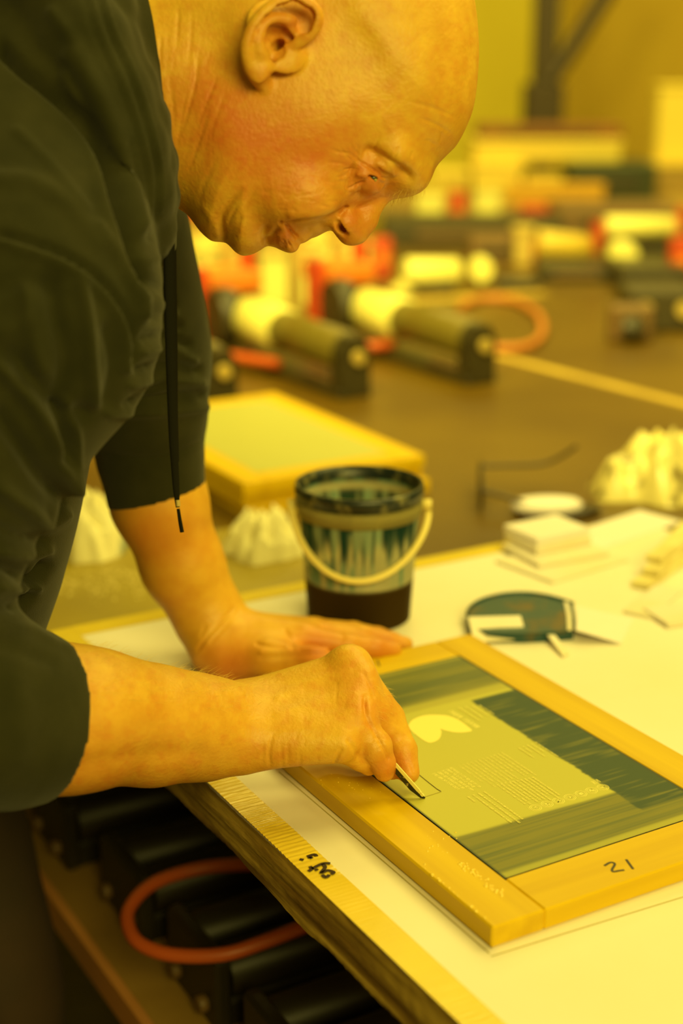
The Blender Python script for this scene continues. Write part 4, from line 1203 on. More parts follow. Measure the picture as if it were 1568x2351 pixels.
drip = vnoise(X, ZZ, 0.006, 0.05, 41) * 0.6 + vnoise(X, ZZ, 0.0025, 0.08, 42) * 0.5
lowedge = 0.062 + 0.028 * vnoise(X, ZZ * 0, 0.006, 1, 43) - 0.018 * (vnoise(X, ZZ * 0, .002, 1, 44) > .72)
sky = smst(ZZ - lowedge, 0.003) * smst(0.112 - ZZ, 0.0012)
patch = np.clip((drip - 0.16) * 2.4, 0, 1)
cB = np.tile(clear, (nz, nt, 1))
cB = mix(cB, deep, sky * patch)
cB = mix(cB, teal, sky * (1 - patch) * 0.85)
thin = smst(drip - 0.66, 0.03) * smst(0.070 - ZZ, 0.002) * smst(ZZ - HI, .001)
cB = mix(cB, teal * 0.8, thin * 0.8)
top = smst(ZZ - 0.118, 0.001) 
mott = np.clip((vnoise(X, ZZ, 0.006, 0.005, 51) - 0.3) * 4, 0, 1)
cB = mix(cB, mix(np.tile(deep, (nz, nt, 1)), teal * .7, 1 - mott), top)
drop = smst(0.0035 - np.abs((TT - 4.55 + math.pi) % (2 * math.pi) - math.pi) * 0.055 * 2.2, 0.0004) * smst(ZZ - .1, .001)
cB = mix(cB, deep, drop)
inkz = smst(HI - ZZ, 0.0006)
cB = mix(cB, mix(np.tile(np.array([0.022, 0.013, 0.004]), (nz, nt, 1)), np.array([0.06, 0.036, 0.008]), vnoise(X, ZZ, .05, .2, 71)), inkz)
stain = np.clip(sky * 0.8 + top * 0.9 + thin * .7 + drop, 0, 1)
mesh_obj('bucket_wall', Vb, Qb, M['plastic'], bucket, {'Col': cB.reshape(-1, 3), 'clearness': ((0.62 - 0.45 * stain) * (1 - inkz)).ravel()}, world=False)
MB().lathe([(0.0001, 0.0004), (R0 - .002, 0.0004), (R0 - .0008, .002), (rad_at(HI) - .0008, HI - .001), (rad_at(HI) - .003, HI), (0.0001, HI)], 64).build('ink', M['ink_dark'], bucket)
mb = MB(); mb.lathe([(R1 - .0012, HB - .012), (R1 + .0022, HB - .013), (R1 + .0030, HB - .004), (R1 + .0020, HB + .0005), (R1 - .0010, HB + .0006), (R1 - .0014, HB - .012)], 72)
mb.build('rim', M['rim'], bucket)
mb = MB(); mb.lathe([(rad_at(.110) + .0002, .1045), (rad_at(.110) + .0024, .105), (rad_at(.119) + .0024, .1195), (rad_at(.119) + .0004, .120)], 72)
M['collar'] = mat('clear_collar', (0.42, 0.36, 0.14), 0.25, trans=0.5); M['collar'].node_tree.nodes['Principled BSDF'].inputs['IOR'].default_value = 1.1
mb.build('collar', M['collar'], bucket)
# inside staining film (ink wiped on the inner wall, seen through the open top)
mb = MB()
hpts = []
for t in np.linspace(0, math.pi, 33):
    x = -(R1 + .0065) * math.cos(t) + 0.0
    y = -(R1 + .0035) * math.sin(t) * 0.98 - .004
    z = 0.112 - 0.052 * math.sin(t) ** 1.3 + 0.006 * math.cos(t + 0.3) - 0.004 * math.sin(2 * t)
    hpts.append((x, y, z))
mb.tube(hpts, 0.0032, 10, flat=0.55)
mb.build('handle', M['handle'], bucket)
for s in (-1, 1):
    MB().cyl((s * (R1 + .001), -.004, .1135), (s * (R1 + .0095), -.004, .1135), 0.0048, 16).build('handle_pivot', M['handle'], bucket)

# ------------------------------------------------------------------ bucket lid, cards and papers on the board
M['paper'] = mat('white_paper', (0.84, 0.775, 0.85), 0.6)
M['card'] = mat('white_card', (0.82, 0.75, 0.75), 0.5, (0.78, 0.70, 0.55), 9)
M['lid'] = mat('stained_lid', (0.004, 0.050, 0.062), 0.4, (0.10, 0.065, 0.012), 42, lo=0.53, hi=0.68, bump=.0005, bscale=60)
lo_ = [(1072, 1410), (1078, 1396), (1095, 1382), (1122, 1371), (1160, 1363), (1205, 1361), (1250, 1366), (1290, 1376), (1316, 1385), (1320, 1415), (1317, 1444), (1270, 1449), (1200, 1452), (1120, 1450), (1078, 1438)]
lc = at(1196, 1412, 0.9305)
lid = empty('bucket_lid', (lc[0], lc[1], .9201))
tag(lid, 'half round lid stained dark blue lying on the white board', 'lid')
lq = [at(u, v, .9305)[:2] - lc[:2] for u, v in lo_]
MB().prism([tuple(q) for q in lq[::-1]], 0, .0098).build('lid_disc', M['lid'], lid)
rim = [(q[0], q[1], .0104) for q in lq[:9]]
MB().tube(smooth_line(rim, 4), .0016, 8).build('lid_rim', M['lid'], lid)
e0, e1 = at(1300, 1380, .9315)[:2] - lc[:2], at(1308, 1444, .9315)[:2] - lc[:2]
MB().ribbon([(e0[0], e0[1], .0098), ((e0[0] + e1[0]) / 2 + .001, (e0[1] + e1[1]) / 2, .0098), (e1[0], e1[1], .0098)], .004, .0012).build('lid_strip', M['card'], lid)
def tilted(name, pts, th, m, label, cat, group=None):
    """small flat piece given by its four photo corners with heights"""
    P = [at(u, v, z) for u, v, z in pts]
    c = sum(P) / len(P)
    nrm = np.cross(P[1] - P[0], P[2] - P[0]); nrm /= np.linalg.norm(nrm)
    if nrm[2] < 0: nrm = -nrm
    n = len(P)
    v = [p - c for p in P] + [p - c - nrm * th for p in P]
    f = [tuple(range(n)), tuple(range(n, 2 * n))[::-1]] + [(i, n + i, n + (i + 1) % n, (i + 1) % n) for i in range(n)]
    o = MB().raw(v, f).build(name, m, None, c)
    return tag(o, label, cat, group)
tilted('plastic_card', [(1075, 1416, .9365), (1195, 1413, .9365), (1211, 1466, .9235), (1088, 1474, .9235)], .0012, M['card'], 'blank white card leaning on the left front of the half round lid', 'card')
tilted('paper_sheet', [(1325, 1392, .9325), (1455, 1420, .9212), (1425, 1477, .9212), (1322, 1446, .9325)], .0008, M['paper'], 'large white paper resting on the right edge of the half round lid', 'paper')
tilted('wooden_stick', [(1250, 1447, .9285), (1264, 1445, .9285), (1307, 1499, .9225), (1292, 1505, .9225)], .0022, M['card'], 'short white stick poking out in front of the half round lid', 'stick')

# pile of small boards
def board_px(u, v, b_, a_, h_, rot, z, name, label, cat, m, group=None, bev=.0006):
    p = at(u, v, z)
    o = MB().box((-b_ / 2, -a_ / 2, 0), (b_ / 2, a_ / 2, h_), bev).build(name, m, None, (p[0], p[1], z), YAW + math.radians(rot))
    return tag(o, label, cat, group)
z0 = 0.9202
board_px(1290, 1290, .115, .085, .003, 8, z0, 'card_board', 'widest white board at the bottom of the small pile', 'board', M['card'])
board_px(1275, 1268, .090, .072, .005, -4, z0 + .0032, 'card_board', 'middle white board in the small pile near the bench edge', 'board', M['card'])
board_px(1257, 1245, .074, .058, .009, 0, z0 + .0084, 'card_board', 'thick white board second from the top of the small pile', 'board', M['card'])
board_px(1255, 1222, .074, .058, .007, 2, z0 + .0176, 'card_board', 'topmost white board of the small pile near the bench edge', 'board', M['paper'])
M['foam'] = mat('pale_foam', (0.85, 0.76, 0.40), 0.6, (0.72, 0.6, .25), 20)
sl = ['white strip lying at the bottom of the loose heap by the right edge', 'white strip crossing the middle of the loose heap by the right edge', 'topmost white strip of the loose heap by the right edge', 'white strip at the back of the loose heap by the right edge']
for k, (u, v, L, r, zz_) in enumerate(((1520, 1318, .11, -66, 0), (1530, 1290, .10, -60, .0072), (1540, 1262, .10, -63, .0144), (1560, 1236, .09, -57, 0))):
    board_px(u, v, .018, L, .007, r, z0 + zz_, 'foam_strip', sl[k], 'strip', M['foam'], 'foam strips by the right edge')
board_px(1500, 1384, .030, .085, .003, -62, z0, 'flat_card', 'thin white card lying alone below the loose heap of strips', 'card', M['card'])
board_px(1545, 1418, .040, .045, .005, -10, z0, 'flat_card', 'small thick white card nearest the frame at the right edge', 'card', M['card'])
board_px(1418, 1218, .16, .06, .001, 12, z0, 'paper_sheet', 'plain white sheet behind the small pile at the far corner of the board', 'paper', M['paper'])

# ------------------------------------------------------------------ things on the brown bench
frame_mesh_m = mat('plain_mesh', (0.47, 0.46, 0.12), 0.45, (0.43, 0.42, 0.10), 3, bump=.00003, bscale=900)
def plain_frame(z, label, rot=0.0, db=0, da=0):
    r = empty('screen_frame', T(.2985 + db, .940 + da, z), YAW + math.radians(rot))
    tag(r, label, 'frame', 'stacked screen frames')
    h_ = .0165
    MB().box((0, 0, 0), (.036, .422, h_), .0012).build('frame_rail', M['wood_l'], r)
    MB().box((.228, 0, 0), (.264, .422, h_), .0012).build('frame_rail', M['wood_l'], r)
    MB().box((.036, 0, 0), (.228, .036, h_), .0012).build('frame_rail', M['wood_s'], r)
    MB().box((.036, .386, 0), (.228, .422, h_), .0012).build('frame_rail', M['wood_s'], r)
    MB().box((.0355, .0355, h_ - .0008), (.2285, .3865, h_ - .0002)).build('printing_mesh', frame_mesh_m, r)
    return r
plain_frame(.8852, 'bottom wooden screen frame of the stack behind the bucket', -1.0, .007, .003)
plain_frame(.9019, 'middle wooden screen frame of the stack behind the bucket', .8, .003, .008)
plain_frame(.9186, 'top wooden screen frame with plain pale mesh on the stack behind the bucket')

def lump(name, u, v, ra, rb, h_, seed, rot, m, label, cat, amp=1.0, vc=None, z=0.8851, outline=None):
    c = at(u, v, z)
    nr, nt_ = 46, 96
    rr_ = np.linspace(0, 1, nr); th = np.linspace(0, 2 * math.pi, nt_, endpoint=False)
    R_, T_ = np.meshgrid(rr_, th, indexing='ij')
    x, y = np.cos(T_), np.sin(T_)
    n1 = vnoise(x * 2 + 5, y * 2 + 5, 1.0, 1.0, seed)
    o_ = 0.75 + 0.45 * (n1 - .2) + 0.12 * (vnoise(x * 6 + 9, y * 6 + 9, 1, 1, seed + 1) - .5)
    X_, Y_ = ra * o_ * R_ * x, rb * o_ * R_ * y
    ridge = 1 - np.abs(2 * vnoise(X_ / ra * 2.2 + 7, Y_ / rb * 2.2 + 7, 1, 1, seed + 2) - 1)
    ridge2 = 1 - np.abs(2 * vnoise(X_ / ra * 5 + 7, Y_ / rb * 5 + 3, 1, 1, seed + 3) - 1)
    prof = np.clip(1 - R_ ** 3.0, 0, 1)
    Z_ = h_ * prof * (0.45 + amp * (0.42 * ridge ** 1.5 + 0.2 * ridge2 ** 1.5)) + 0.0004
    Vt = np.stack([X_, Y_, Z_], -1).reshape(-1, 3)
    ii_ = np.arange(nr * nt_).reshape(nr, nt_); jn_ = np.roll(ii_, -1, 1)
    Qt = np.stack([ii_[:-1], ii_[1:], jn_[1:], jn_[:-1]], -1).reshape(-1, 4)
    Vb_ = Vt.copy(); Vb_[:, 2] = 0.0
    Qall_ = np.concatenate([Qt, Qt[:, ::-1] + len(Vt), np.stack([ii_[-1], ii_[-1] + len(Vt), jn_[-1] + len(Vt), jn_[-1]], 1)])
    Vall_ = np.concatenate([Vt, Vb_])
    attrs = None
    if vc is not None:
        t = vc(Vall_, R_, T_)
        attrs = {'Col': t}
    o = mesh_obj(name, Vall_, Qall_, m, None, attrs, world=False)
    o.location = (c[0], c[1], z); o.rotation_euler = (0, 0, math.radians(rot))
    return tag(o, label, cat)
M['rag'] = mat('white_rag', (0.96, 0.90, 0.55), 0.9, bump=.0005, bscale=300)
M['rag_b'] = mat('stained_rag', (0.86, 0.78, 0.42), 0.9, vcol='Col', bump=.0005, bscale=300)
lump('cleaning_rag', 606, 1268, .052, .046, .055, 3, 20, M['rag'], 'crumpled white rag between the forearm and the bucket', 'rag', z=.8871)
def blue(Vv, R_, T_):
    t = np.clip((vnoise(Vv[:, 0] + .3, Vv[:, 1] + .3, .018, .018, 77) - .40) * 8, 0, 1) * np.clip((-.010 - Vv[:, 0]) / .010, 0, 1)
    t = np.maximum(t, np.clip((Vv[:, 0] - .044) / .006, 0, 1) * .8)
    return np.array([0.96, 0.90, 0.55]) * (1 - t[:, None]) + np.array([0.02, 0.10, 0.14]) * t[:, None]
lump('cleaning_rag', 188, 1262, .056, .048, .070, 12, 0, M['rag_b'], 'crumpled white rag with blue ink stains beside the hoodie', 'rag', vc=blue, z=.8871)
M['film'] = mat('crumpled_film', (0.88, 0.78, 0.32), 0.25, (0.14, 0.09, 0.02), 24, lo=.52, hi=.64, coat=.5)  # shade in the holes of the crumple painted as dark noise patches
lump('plastic_wrap', 1495, 1128, .088, .070, .078, 23, 10, M['film'], 'crumpled shiny pale plastic wrap by the right edge of the bench', 'wrap', amp=1.15)
# sawdust and glitter debris on the bench
mb = MB(); rr = random.Random(2)
for k in range(260):
    u, v = rr.uniform(100, 420), 1335 + rr.gauss(0, 18)
    p = at(u, v, .8871); s = rr.uniform(.001, .003)
    mb.lathe([(s, 0), (s * .6, s * .5), (.00001, s * .6)], 5, tuple(p), False)
M['chips'] = mat('pale_chips', (0.75, 0.62, 0.2), .5)
tag(mb.build('wood_chips', M['chips']), 'pale chips scattered on the bench below the stained rag', 'chips', None, 'stuff')
# spectacles
M['spec'] = mat('dark_frame', (0.035, 0.022, 0.01), .35)
M['lens'] = mat('lens_glass', (0.8, 0.7, 0.3), .1, trans=.9); M['lens'].node_tree.nodes['Principled BSDF'].inputs['IOR'].default_value = 1.05
gc = at(1105, 1182, .8855)
gl = empty('eyeglasses', gc, math.radians(-4))
tag(gl, 'dark rimmed eyeglasses lying folded open on the brown bench', 'eyeglasses')
def ringp(cy, cz, ry, rz, x): return [(x, cy + ry * math.cos(t), cz + rz * math.sin(t)) for t in np.linspace(0, 2 * math.pi, 28, endpoint=False)]
for s in (0, 1):
    MB().tube(ringp(.03 + s * .062, .022, .026, .020, 0.0), .0022, 8, closed=True).build('rim', M['spec'], gl)
    MB().tube([(0.0004, .03 + s * .062, .022), (-0.0004, .03 + s * .062, .022)], .0245, 28).build('lens', M['lens'], gl)
MB().tube([(0, .054, .028), (.001, .061, .031), (0, .068, .028)], .002, 8).build('bridge', M['spec'], gl)
MB().tube(smooth_line([(0, .119, .030), (.04, .121, .031), (.08, .120, .034), (.105, .119, .045), (.125, .119, .060)], 4), [.0036] * 17, 8, flat=.7).build('temple', M['spec'], gl)
MB().tube(smooth_line([(0, .003, .030), (.03, .000, .024), (.07, -.004, .012), (.10, -.006, .004)], 4), [.0036] * 13, 8, flat=.7).build('temple', M['spec'], gl)
oc = at(1255, 1180, .8855)
pad = empty('oval_case', oc, math.radians(6))
tag(pad, 'white oval case on a thin dark base beside the eyeglasses', 'case')
v = [(r * .046 * math.cos(t), r * .026 * math.sin(t), z) for r, z in ((.001, .020), (.5, .020), (.85, .018), (1, .013), (.95, .008)) for t in np.linspace(0, 2 * math.pi, 36, endpoint=False)]
MB().raw(v, [(i * 36 + k, (i + 1) * 36 + k, (i + 1) * 36 + (k + 1) % 36, i * 36 + (k + 1) % 36) for i in range(4) for k in range(36)], True).build('case_lid', M['paper'], pad)
v = [(x + r * .055 * math.cos(t), r * .028 * math.sin(t), z) for r, z, x in ((.001, .008, .012), (1, .008, .012), (1.02, .004, .014), (.9, 0, .012), (.001, 0, .012)) for t in np.linspace(0, 2 * math.pi, 36, endpoint=False)]
MB().raw(v, [(i * 36 + k, (i + 1) * 36 + k, (i + 1) * 36 + (k + 1) % 36, i * 36 + (k + 1) % 36) for i in range(4) for k in range(36)], True).build('case_base', M['spec'], pad)

# ------------------------------------------------------------------ printing stations along the bench
M['black'] = mat('black_rubber', (0.030, 0.024, 0.010), .4, (0.05, .04, .015), 20)
M['barrel'] = mat('dark_barrel', (0.15, 0.115, 0.018), .33)
M['darkm'] = mat('dark_machine', (0.045, 0.034, 0.010), .5)
M['white_pl'] = mat('white_sleeve', (0.78, 0.72, 0.20), .35)
M['red'] = mat('red_metal', (0.48, 0.055, 0.014), .4)
M['orange'] = mat('orange_metal', (0.72, 0.20, 0.02), .4)
M['steel'] = mat('pale_steel', (0.62, 0.46, 0.12), .35, metallic=.3)
M['brownm'] = mat('brown_metal', (0.16, 0.09, 0.03), .5)
def station(loc, label):
    r = empty('print_station', loc, YAW)
    tag(r, label, 'machine', 'printing stations along the bench')
    MB().box((-.030, 0.0, 0), (.030, .52, .014), .002).build('base_rail', M['black'], r)
    MB().box((-.015, .03, .014), (.015, .15, .020), .002).build('slide', M['brownm'], r)
    e_ = MB()
    e_.prism([(-.028, 0), (.028, 0), (.028, .070), (.014, .090), (-.014, .090), (-.028, .070)], 0, .034)
    for i in range(len(e_.v)): e_.v[i] = np.stack([e_.v[i][:, 0], .034 - e_.v[i][:, 2], e_.v[i][:, 1] + .012], 1)
    eb = e_.build('end_block', M['black'], r)
    MB().cyl((.004, -.006, .068), (.004, .001, .068), .0125, 18).build('knob', M['steel'], eb)
    MB().cyl((0, .03, .074), (0, .255, .074), .0345, 32).build('barrel', M['barrel'], r)
    MB().cyl((0, .250, .074), (0, .395, .074), .0405, 32).build('sleeve', M['white_pl'], r)
    MB().cyl((-.02, .40, .070), (.02, .40, .070), .03, 24).build('wheel_hub', M['steel'], MB().cyl((-.055, .43, .075), (-.015, .43, .075), .055, 32).build('drive_wheel', M['black'], r))
    MB().box((-.07, .47, .014), (-.045, .50, .16), .002).build('upright', M['red'], r)
    MB().box((.05, .50, .014), (.07, .53, .19), .002).build('upright', M['red'], r)
    MB().box((-.045, .45, .115), (.06, .56, .150), .003).build('cover_plate', M['orange'], r)
    MB().box((-.060, .57, .014), (-.040, .60, .26), .002).build('post', M['steel'], r)
    MB().box((.04, .57, .014), (.06, .60, .24), .002).build('post', M['steel'], r)
    MB().box((-.06, .57, .24), (.06, .60, .27), .003).build('cross_bar', M['red'], r)
    MB().box((-.035, .60, .17), (.035, .62, .235), .003).build('gauge_panel', M['white_pl'], r)
    return r
st = station(T(.7595, 1.452, .8851), 'printing station with white sleeve directly behind the screen frame stack')
s2 = dup(st, T(.9996, 1.432, .8851)); s2['label'] = 'rightmost of the near printing stations, its red hose looping out beside it'
s3 = dup(st, T(.520, 1.462, .8851)); s3['label'] = 'leftmost printing station, half hidden behind the hoodie sleeve'
# red hoses
M['hose'] = mat('red_hose', (0.55, 0.10, 0.02), .4)
M['hose_o'] = mat('orange_hose', (0.50, 0.17, 0.025), .5)
def hose(pts, z, r_, m, label, name='air_hose'):
    P = [np.array(at(u, v, z)) for u, v in pts]
    P = smooth_line(P, 8)
    c = P[0].copy(); c[2] = z - r_
    return tag(MB().tube(P - c, r_, 10).build(name, m, None, c), label, 'hose')
hose([(1060, 700), (1110, 685), (1180, 690), (1235, 722), (1245, 765), (1215, 793), (1160, 800), (1110, 795)], .8935, .0085, M['hose_o'], 'orange air hose looping over the bench beside the near stations')
hose([(455, 815), (520, 818), (590, 828), (640, 835)], .9105, .0100, M['hose'], 'red air hose running in front of the leftmost station')
hose([(770, 800), (820, 797), (868, 795), (900, 790)], .9105, .0100, M['hose'], 'red air hose between the two near stations')
def P3(u, v, d): return dep(u, v, d)
def bgroup(name, label, cat, u, v, d, group=None):
    p = dep(u, v, d)
    r = empty(name, p)
    if label: tag(r, label, cat, group)
    return r, p
# far stations: sleeve + cup + arm on a small stand
def far_unit(u0, u1, v, d, r_, label, red=True, sl=M['white_pl'], tilt=0):
    pa_, pb_ = dep(u0, v, d), dep(u1, v + tilt, d * 1.01)
    c = (pa_ + pb_) / 2
    root = empty('print_station', (c[0], c[1], .885))
    tag(root, label, 'machine', 'printing stations along the bench')
    o = np.array([c[0], c[1], .885])
    MB().cyl(pa_ - o, pb_ - o, r_, 24).build('sleeve', sl, root)
    L = np.linalg.norm(pb_ - pa_)
    zc = c[2] - .885
    MB().box((-L * .42, -.03, 0), (L * .42, .05, max(zc - r_ * 1.1, .02)), .004).build('stand', M['black'], root)
    if red:
        MB().box((L * .5, -.02, zc - r_ * .5), (L * .5 + .02, .02, zc + r_ * 1.8), .003).build('bracket', M['red'], root)
        MB().box((-L * .5 - .02, -.02, zc - r_ * 1.6), (-L * .5, .02, zc + r_ * .4), .003).build('bracket', M['red'], root)
    return root, o, zc, L
r_, o, zc, L = far_unit(930, 1050, 624, 3.55, .033, 'white sleeve unit with a slanted chute in the middle of the bench', False)
MB().box((-L * .5 - .085, -.03, zc - .085), (-L * .5 + .03, .03, zc - .045), .004, rot=[[.77, 0, -.64], [0, 1, 0], [.64, 0, .77]]).build('chute', M['white_pl'], r_)
r_, p = bgroup('white_cup', 'round white cup end beside the white sleeve unit', 'cup', 1104, 618, 3.62)
p0 = np.array([p[0], p[1], p[2]])
r_.location = (p[0], p[1], .885); zc = p[2] - .885
MB().cyl((0, -.03, zc), (0, .04, zc), .029, 28).build('cup_body', M['white_pl'], r_)
MB().box((-.012, -.01, 0), (.012, .03, zc - .02), .002).build('stem', M['black'], r_)
r_, o, zc, L = far_unit(1140, 1240, 652, 3.6, .014, 'thin dark arm lying on the bench beside the white cup', False, M['black'])
r_, o, zc, L = far_unit(1390, 1548, 520, 3.85, .027, 'bright white sleeve unit at the right edge above the round cup', True)
MB().box((L * .42, -.05, .01), (L * .62, .06, zc - .03), .004).build('motor', M['brownm'], r_)
r_, p = bgroup('white_cup', 'round white cup end below the bright sleeve at the right', 'cup', 1430, 586, 3.72)
r_.location = (p[0], p[1], .885); zc = p[2] - .885
MB().cyl((0, -.03, zc), (0, .04, zc), .036, 28).build('cup_body', M['white_pl'], r_)
MB().box((-.02, -.01, 0), (.02, .05, zc - .03), .002).build('stem', M['black'], r_)
M['dull_pl'] = mat('dull_sleeve', (0.62, 0.46, .06), .4)
r_, o, zc, L = far_unit(1232, 1352, 556, 3.95, .034, 'dull yellow sleeve unit with red brackets left of the bright sleeve', True, M['dull_pl'], 14)
# dark machine parts at the right
def bbox(name, u0, u1, v0, v1, d, depth_, m, label, cat, group=None, z0_=None, parts=None, bev=.006):
    """upright block filling a photo rectangle at distance d, standing at its own place"""
    uc = (u0 + u1) / 2
    pt, pb2 = dep(uc, v0, d), dep(uc, v1, d)
    wd = (u1 - u0) / F_PX * d
    zt = pt[2]; zb = pb2[2] if z0_ is None else z0_
    y = pb2[1]
    root = empty(name, (pb2[0], y, zb))
    tag(root, label, cat, group)
    hh = zt - zb
    MB().box((-wd / 2, 0, 0), (wd / 2, depth_, hh), bev).build('body', m, root)
    if parts: parts(root, wd, depth_, hh)
    return root
def lid_part(m, k=.12):
    def f(root, wd, dp, hh): MB().box((-wd / 2 - .006, -.006, hh * (1 - k)), (wd / 2 + .006, dp + .006, hh + .004), .004).build('lid', m, root)
    return f
def slot_part(m):
    def f(root, wd, dp, hh):
        MB().box((-wd * .32, -.004, hh * .35), (wd * .32, .004, hh * .65), .002).build('front_panel', m, root)
    return f
bbox('machine_block', 1240, 1400, 610, 690, 3.7, .16, M['black'], 'low black machine block under the dull sleeve', 'machine', 'dark machine blocks', .8851, slot_part(M['brownm']))
bbox('machine_block', 1420, 1580, 610, 700, 3.55, .2, M['black'], 'dark machine block under the round cup at the right edge', 'machine', 'dark machine blocks', .8851, slot_part(M['black']))
def bolts(root, wd, dp, hh):
    for s in (-.25, .3): MB().cyl((wd * s, -.012, hh * .55), (wd * s, .001, hh * .55), .017, 18).build('knob', M['steel'], root)
bbox('machine_block', 1440, 1600, 665, 735, 3.05, .14, M['darkm'], 'dark block with two round knobs nearest the right edge', 'machine', 'dark machine blocks', .8851, bolts)
def wheelp(root, wd, dp, hh): MB().cyl((-.02, 0, .028), (.02, 0, .028), .026, 20).build('roller', M['black'], root)
bbox('machine_block', 1400, 1500, 700, 775, 2.95, .05, M['brownm'], 'brown block with a black roller on the open bench', 'machine', 'dark machine blocks', .8851, wheelp)
bbox('red_clamp', 1540, 1590, 545, 615, 3.6, .05, M['red'], 'red clamp at the right edge beside the round cup', 'clamp', None, .8851, slot_part(M['orange']))
# long dark machine body crossing behind
bbox('long_machine', 880, 1300, 508, 575, 4.35, .25, M['darkm'], 'long dark machine body crossing the bench behind the white sleeve', 'machine', None, .8851, slot_part(M['brownm']))
bbox('wooden_block', 1080, 1200, 545, 595, 4.0, .1, M['brownm'], 'brown block in front of the long dark machine body', 'block', None, .8851, slot_part(M['black']))
bbox('pale_post', 1180, 1222, 520, 610, 3.95, .04, M['steel'], 'pale post in front of the long dark machine body', 'post', None, .8851, lid_part(M['steel']))
bbox('rear_machine', 1280, 1568, 478, 560, 4.5, .3, M['brownm'], 'brown machine body behind the bright sleeve at the right', 'machine', None, .8851, slot_part(M['black']))
bbox('red_clamp', 1195, 1275, 470, 505, 4.72, .06, M['red'], 'red clamp on top of the long dark machine', 'clamp', None, .8851, slot_part(M['brownm']))
bbox('red_clamp', 1030, 1072, 440, 505, 4.72, .06, M['red'], 'upright red clamp to the right of the nose', 'clamp', None, .8851, slot_part(M['orange']))
bbox('white_tub', 955, 1020, 432, 480, 4.72, .1, M['white_pl'], 'white tub left of the upright red clamp', 'tub', 'white tubs at the back', .8851, lid_part(M['dull_pl']))
bbox('white_tub', 1090, 1150, 425, 475, 4.72, .1, M['white_pl'], 'white tub right of the upright red clamp', 'tub', 'white tubs at the back', .8851, lid_part(M['dull_pl']))
# pale boxes seen below the chin and between the stations
for k, (u0, u1, v0, v1, d, lb) in enumerate(((395, 520, 505, 560, 3.9, 'white carton behind the chin, farthest left'), (400, 450, 570, 690, 3.3, 'tall white carton beside the drawstring'), (600, 730, 575, 720, 3.35, 'large white carton between the two near stations'),
                                       (730, 850, 560, 625, 3.7, 'pale carton below the nose'), (475, 560, 590, 640, 3.6, 'small white carton behind the leftmost station'))):
    bbox('carton', u0, u1, v0, v1, d, .12, M['white_pl'], lb, 'carton', 'white cartons among the stations', .8851, lid_part(M['steel'], .08))
bbox('red_clamp', 850, 900, 545, 600, 3.75, .05, M['red'], 'red clamp just right of the nose tip', 'clamp', None, .8851, slot_part(M['orange']))
# counter with boxes at the back
M['counter'] = mat('back_counter', (0.36, 0.24, .05), .6, (0.3, .18, .04), 4)
ct = empty('back_counter', (2.0, 6.3, 0)); tag(ct, 'low brown counter along the back wall holding boxes', 'counter')
MB().box((-2.9, -.42, .80), (.95, .55, .84), .004).build('counter_top', M['counter'], ct)
for x in (-2.8, -1.4, .85):
    for y in (-.3, .4): MB().box((x - .03, y - .03, 0), (x + .03, y + .03, .80), .003).build('leg', M['dark_steel'], ct)
M['cream'] = mat('cream_box', (0.80, 0.62, .09), .6)
M['cardb'] = mat('orange_cardboard', (0.68, 0.38, .03), .7)
M['green'] = mat('dark_green_case', (0.032, 0.042, .014), .5)
bbox('storage_box', 1085, 1195, 374, 450, 6.02, .3, M['cream'], 'cream box left of the dark green case', 'box', 'boxes on the back counter', .8401, lid_part(M['cream']))
bbox('storage_box', 1206, 1290, 405, 450, 6.05, .3, M['cream'], 'low cream box under the long pale box', 'box', 'boxes on the back counter', .8401, lid_part(M['cream']))
bbox('storage_box', 1090, 1425, 322, 372, 6.02, .3, M['cream'], 'long pale box lying on top of the other boxes', 'box', 'boxes on the back counter', None, lid_part(M['cream']))
bbox('storage_box', 1165, 1385, 425, 490, 5.88, .08, M['cardb'], 'orange cardboard box in front of the cream boxes', 'box', 'boxes on the back counter', .8401, lid_part(M['cardb']))
bbox('equipment_case', 1304, 1505, 375, 462, 5.98, .3, M['green'], 'dark green equipment case on the back counter', 'case', None, .8401, slot_part(M['black']))
bbox('storage_box', 1390, 1500, 472, 492, 5.80, .12, M['dull_pl'], 'flat yellowish box below the dark green case', 'box', 'boxes on the back counter', .8401, lid_part(M['dull_pl']))
bbox('storage_box', 1502, 1640, 374, 480, 6.30, .2, M['counter'], 'brown box at the right edge of the back counter', 'box', 'boxes on the back counter', .8401, lid_part(M['dull_pl']))
bbox('storage_box', 990, 1075, 395, 440, 6.0, .2, M['dull_pl'], 'yellowish box at the left end of the back counter', 'box', 'boxes on the back counter', .8401, lid_part(M['cream']))
# steel column with brace on the back, standing on the floor
M['col'] = mat('brown_steel', (0.045, 0.028, .007), .6)
cp = dep(1248, 200, 6.9)
colr = empty('steel_column', (cp[0], cp[1], 0)); tag(colr, 'dark steel column with a slanted brace rising behind the boxes', 'column')
MB().box((-.055, -.05, 0), (.055, .05, 4.0), .004).build('column', M['col'], colr)
q1, q2 = dep(1262, 190, 6.85) - np.array([cp[0], cp[1], 0]), dep(1440, -90, 6.85) - np.array([cp[0], cp[1], 0])
MB().tube([q1, q2], .045, 4).build('brace', M['col'], colr)
gz = dep(1248, 295, 6.9)[2]
MB().box((-.09, -.09, gz), (.085, .07, gz + .20), .01).build('base_bracket', M['col'], colr)
M['redbrown'] = mat('red_brown_board', (0.20, 0.075, .012), .7)
zs = dep(1250, 322, 6.02)[2] + .0042
bbox('shelf_board', 1100, 1430, 290, 320, 6.03, .26, M['redbrown'], 'red brown board on the long pale box below the steel column', 'board', None, zs, slot_part(M['col']))
zs = dep(1570, 374, 6.30)[2] + .0042
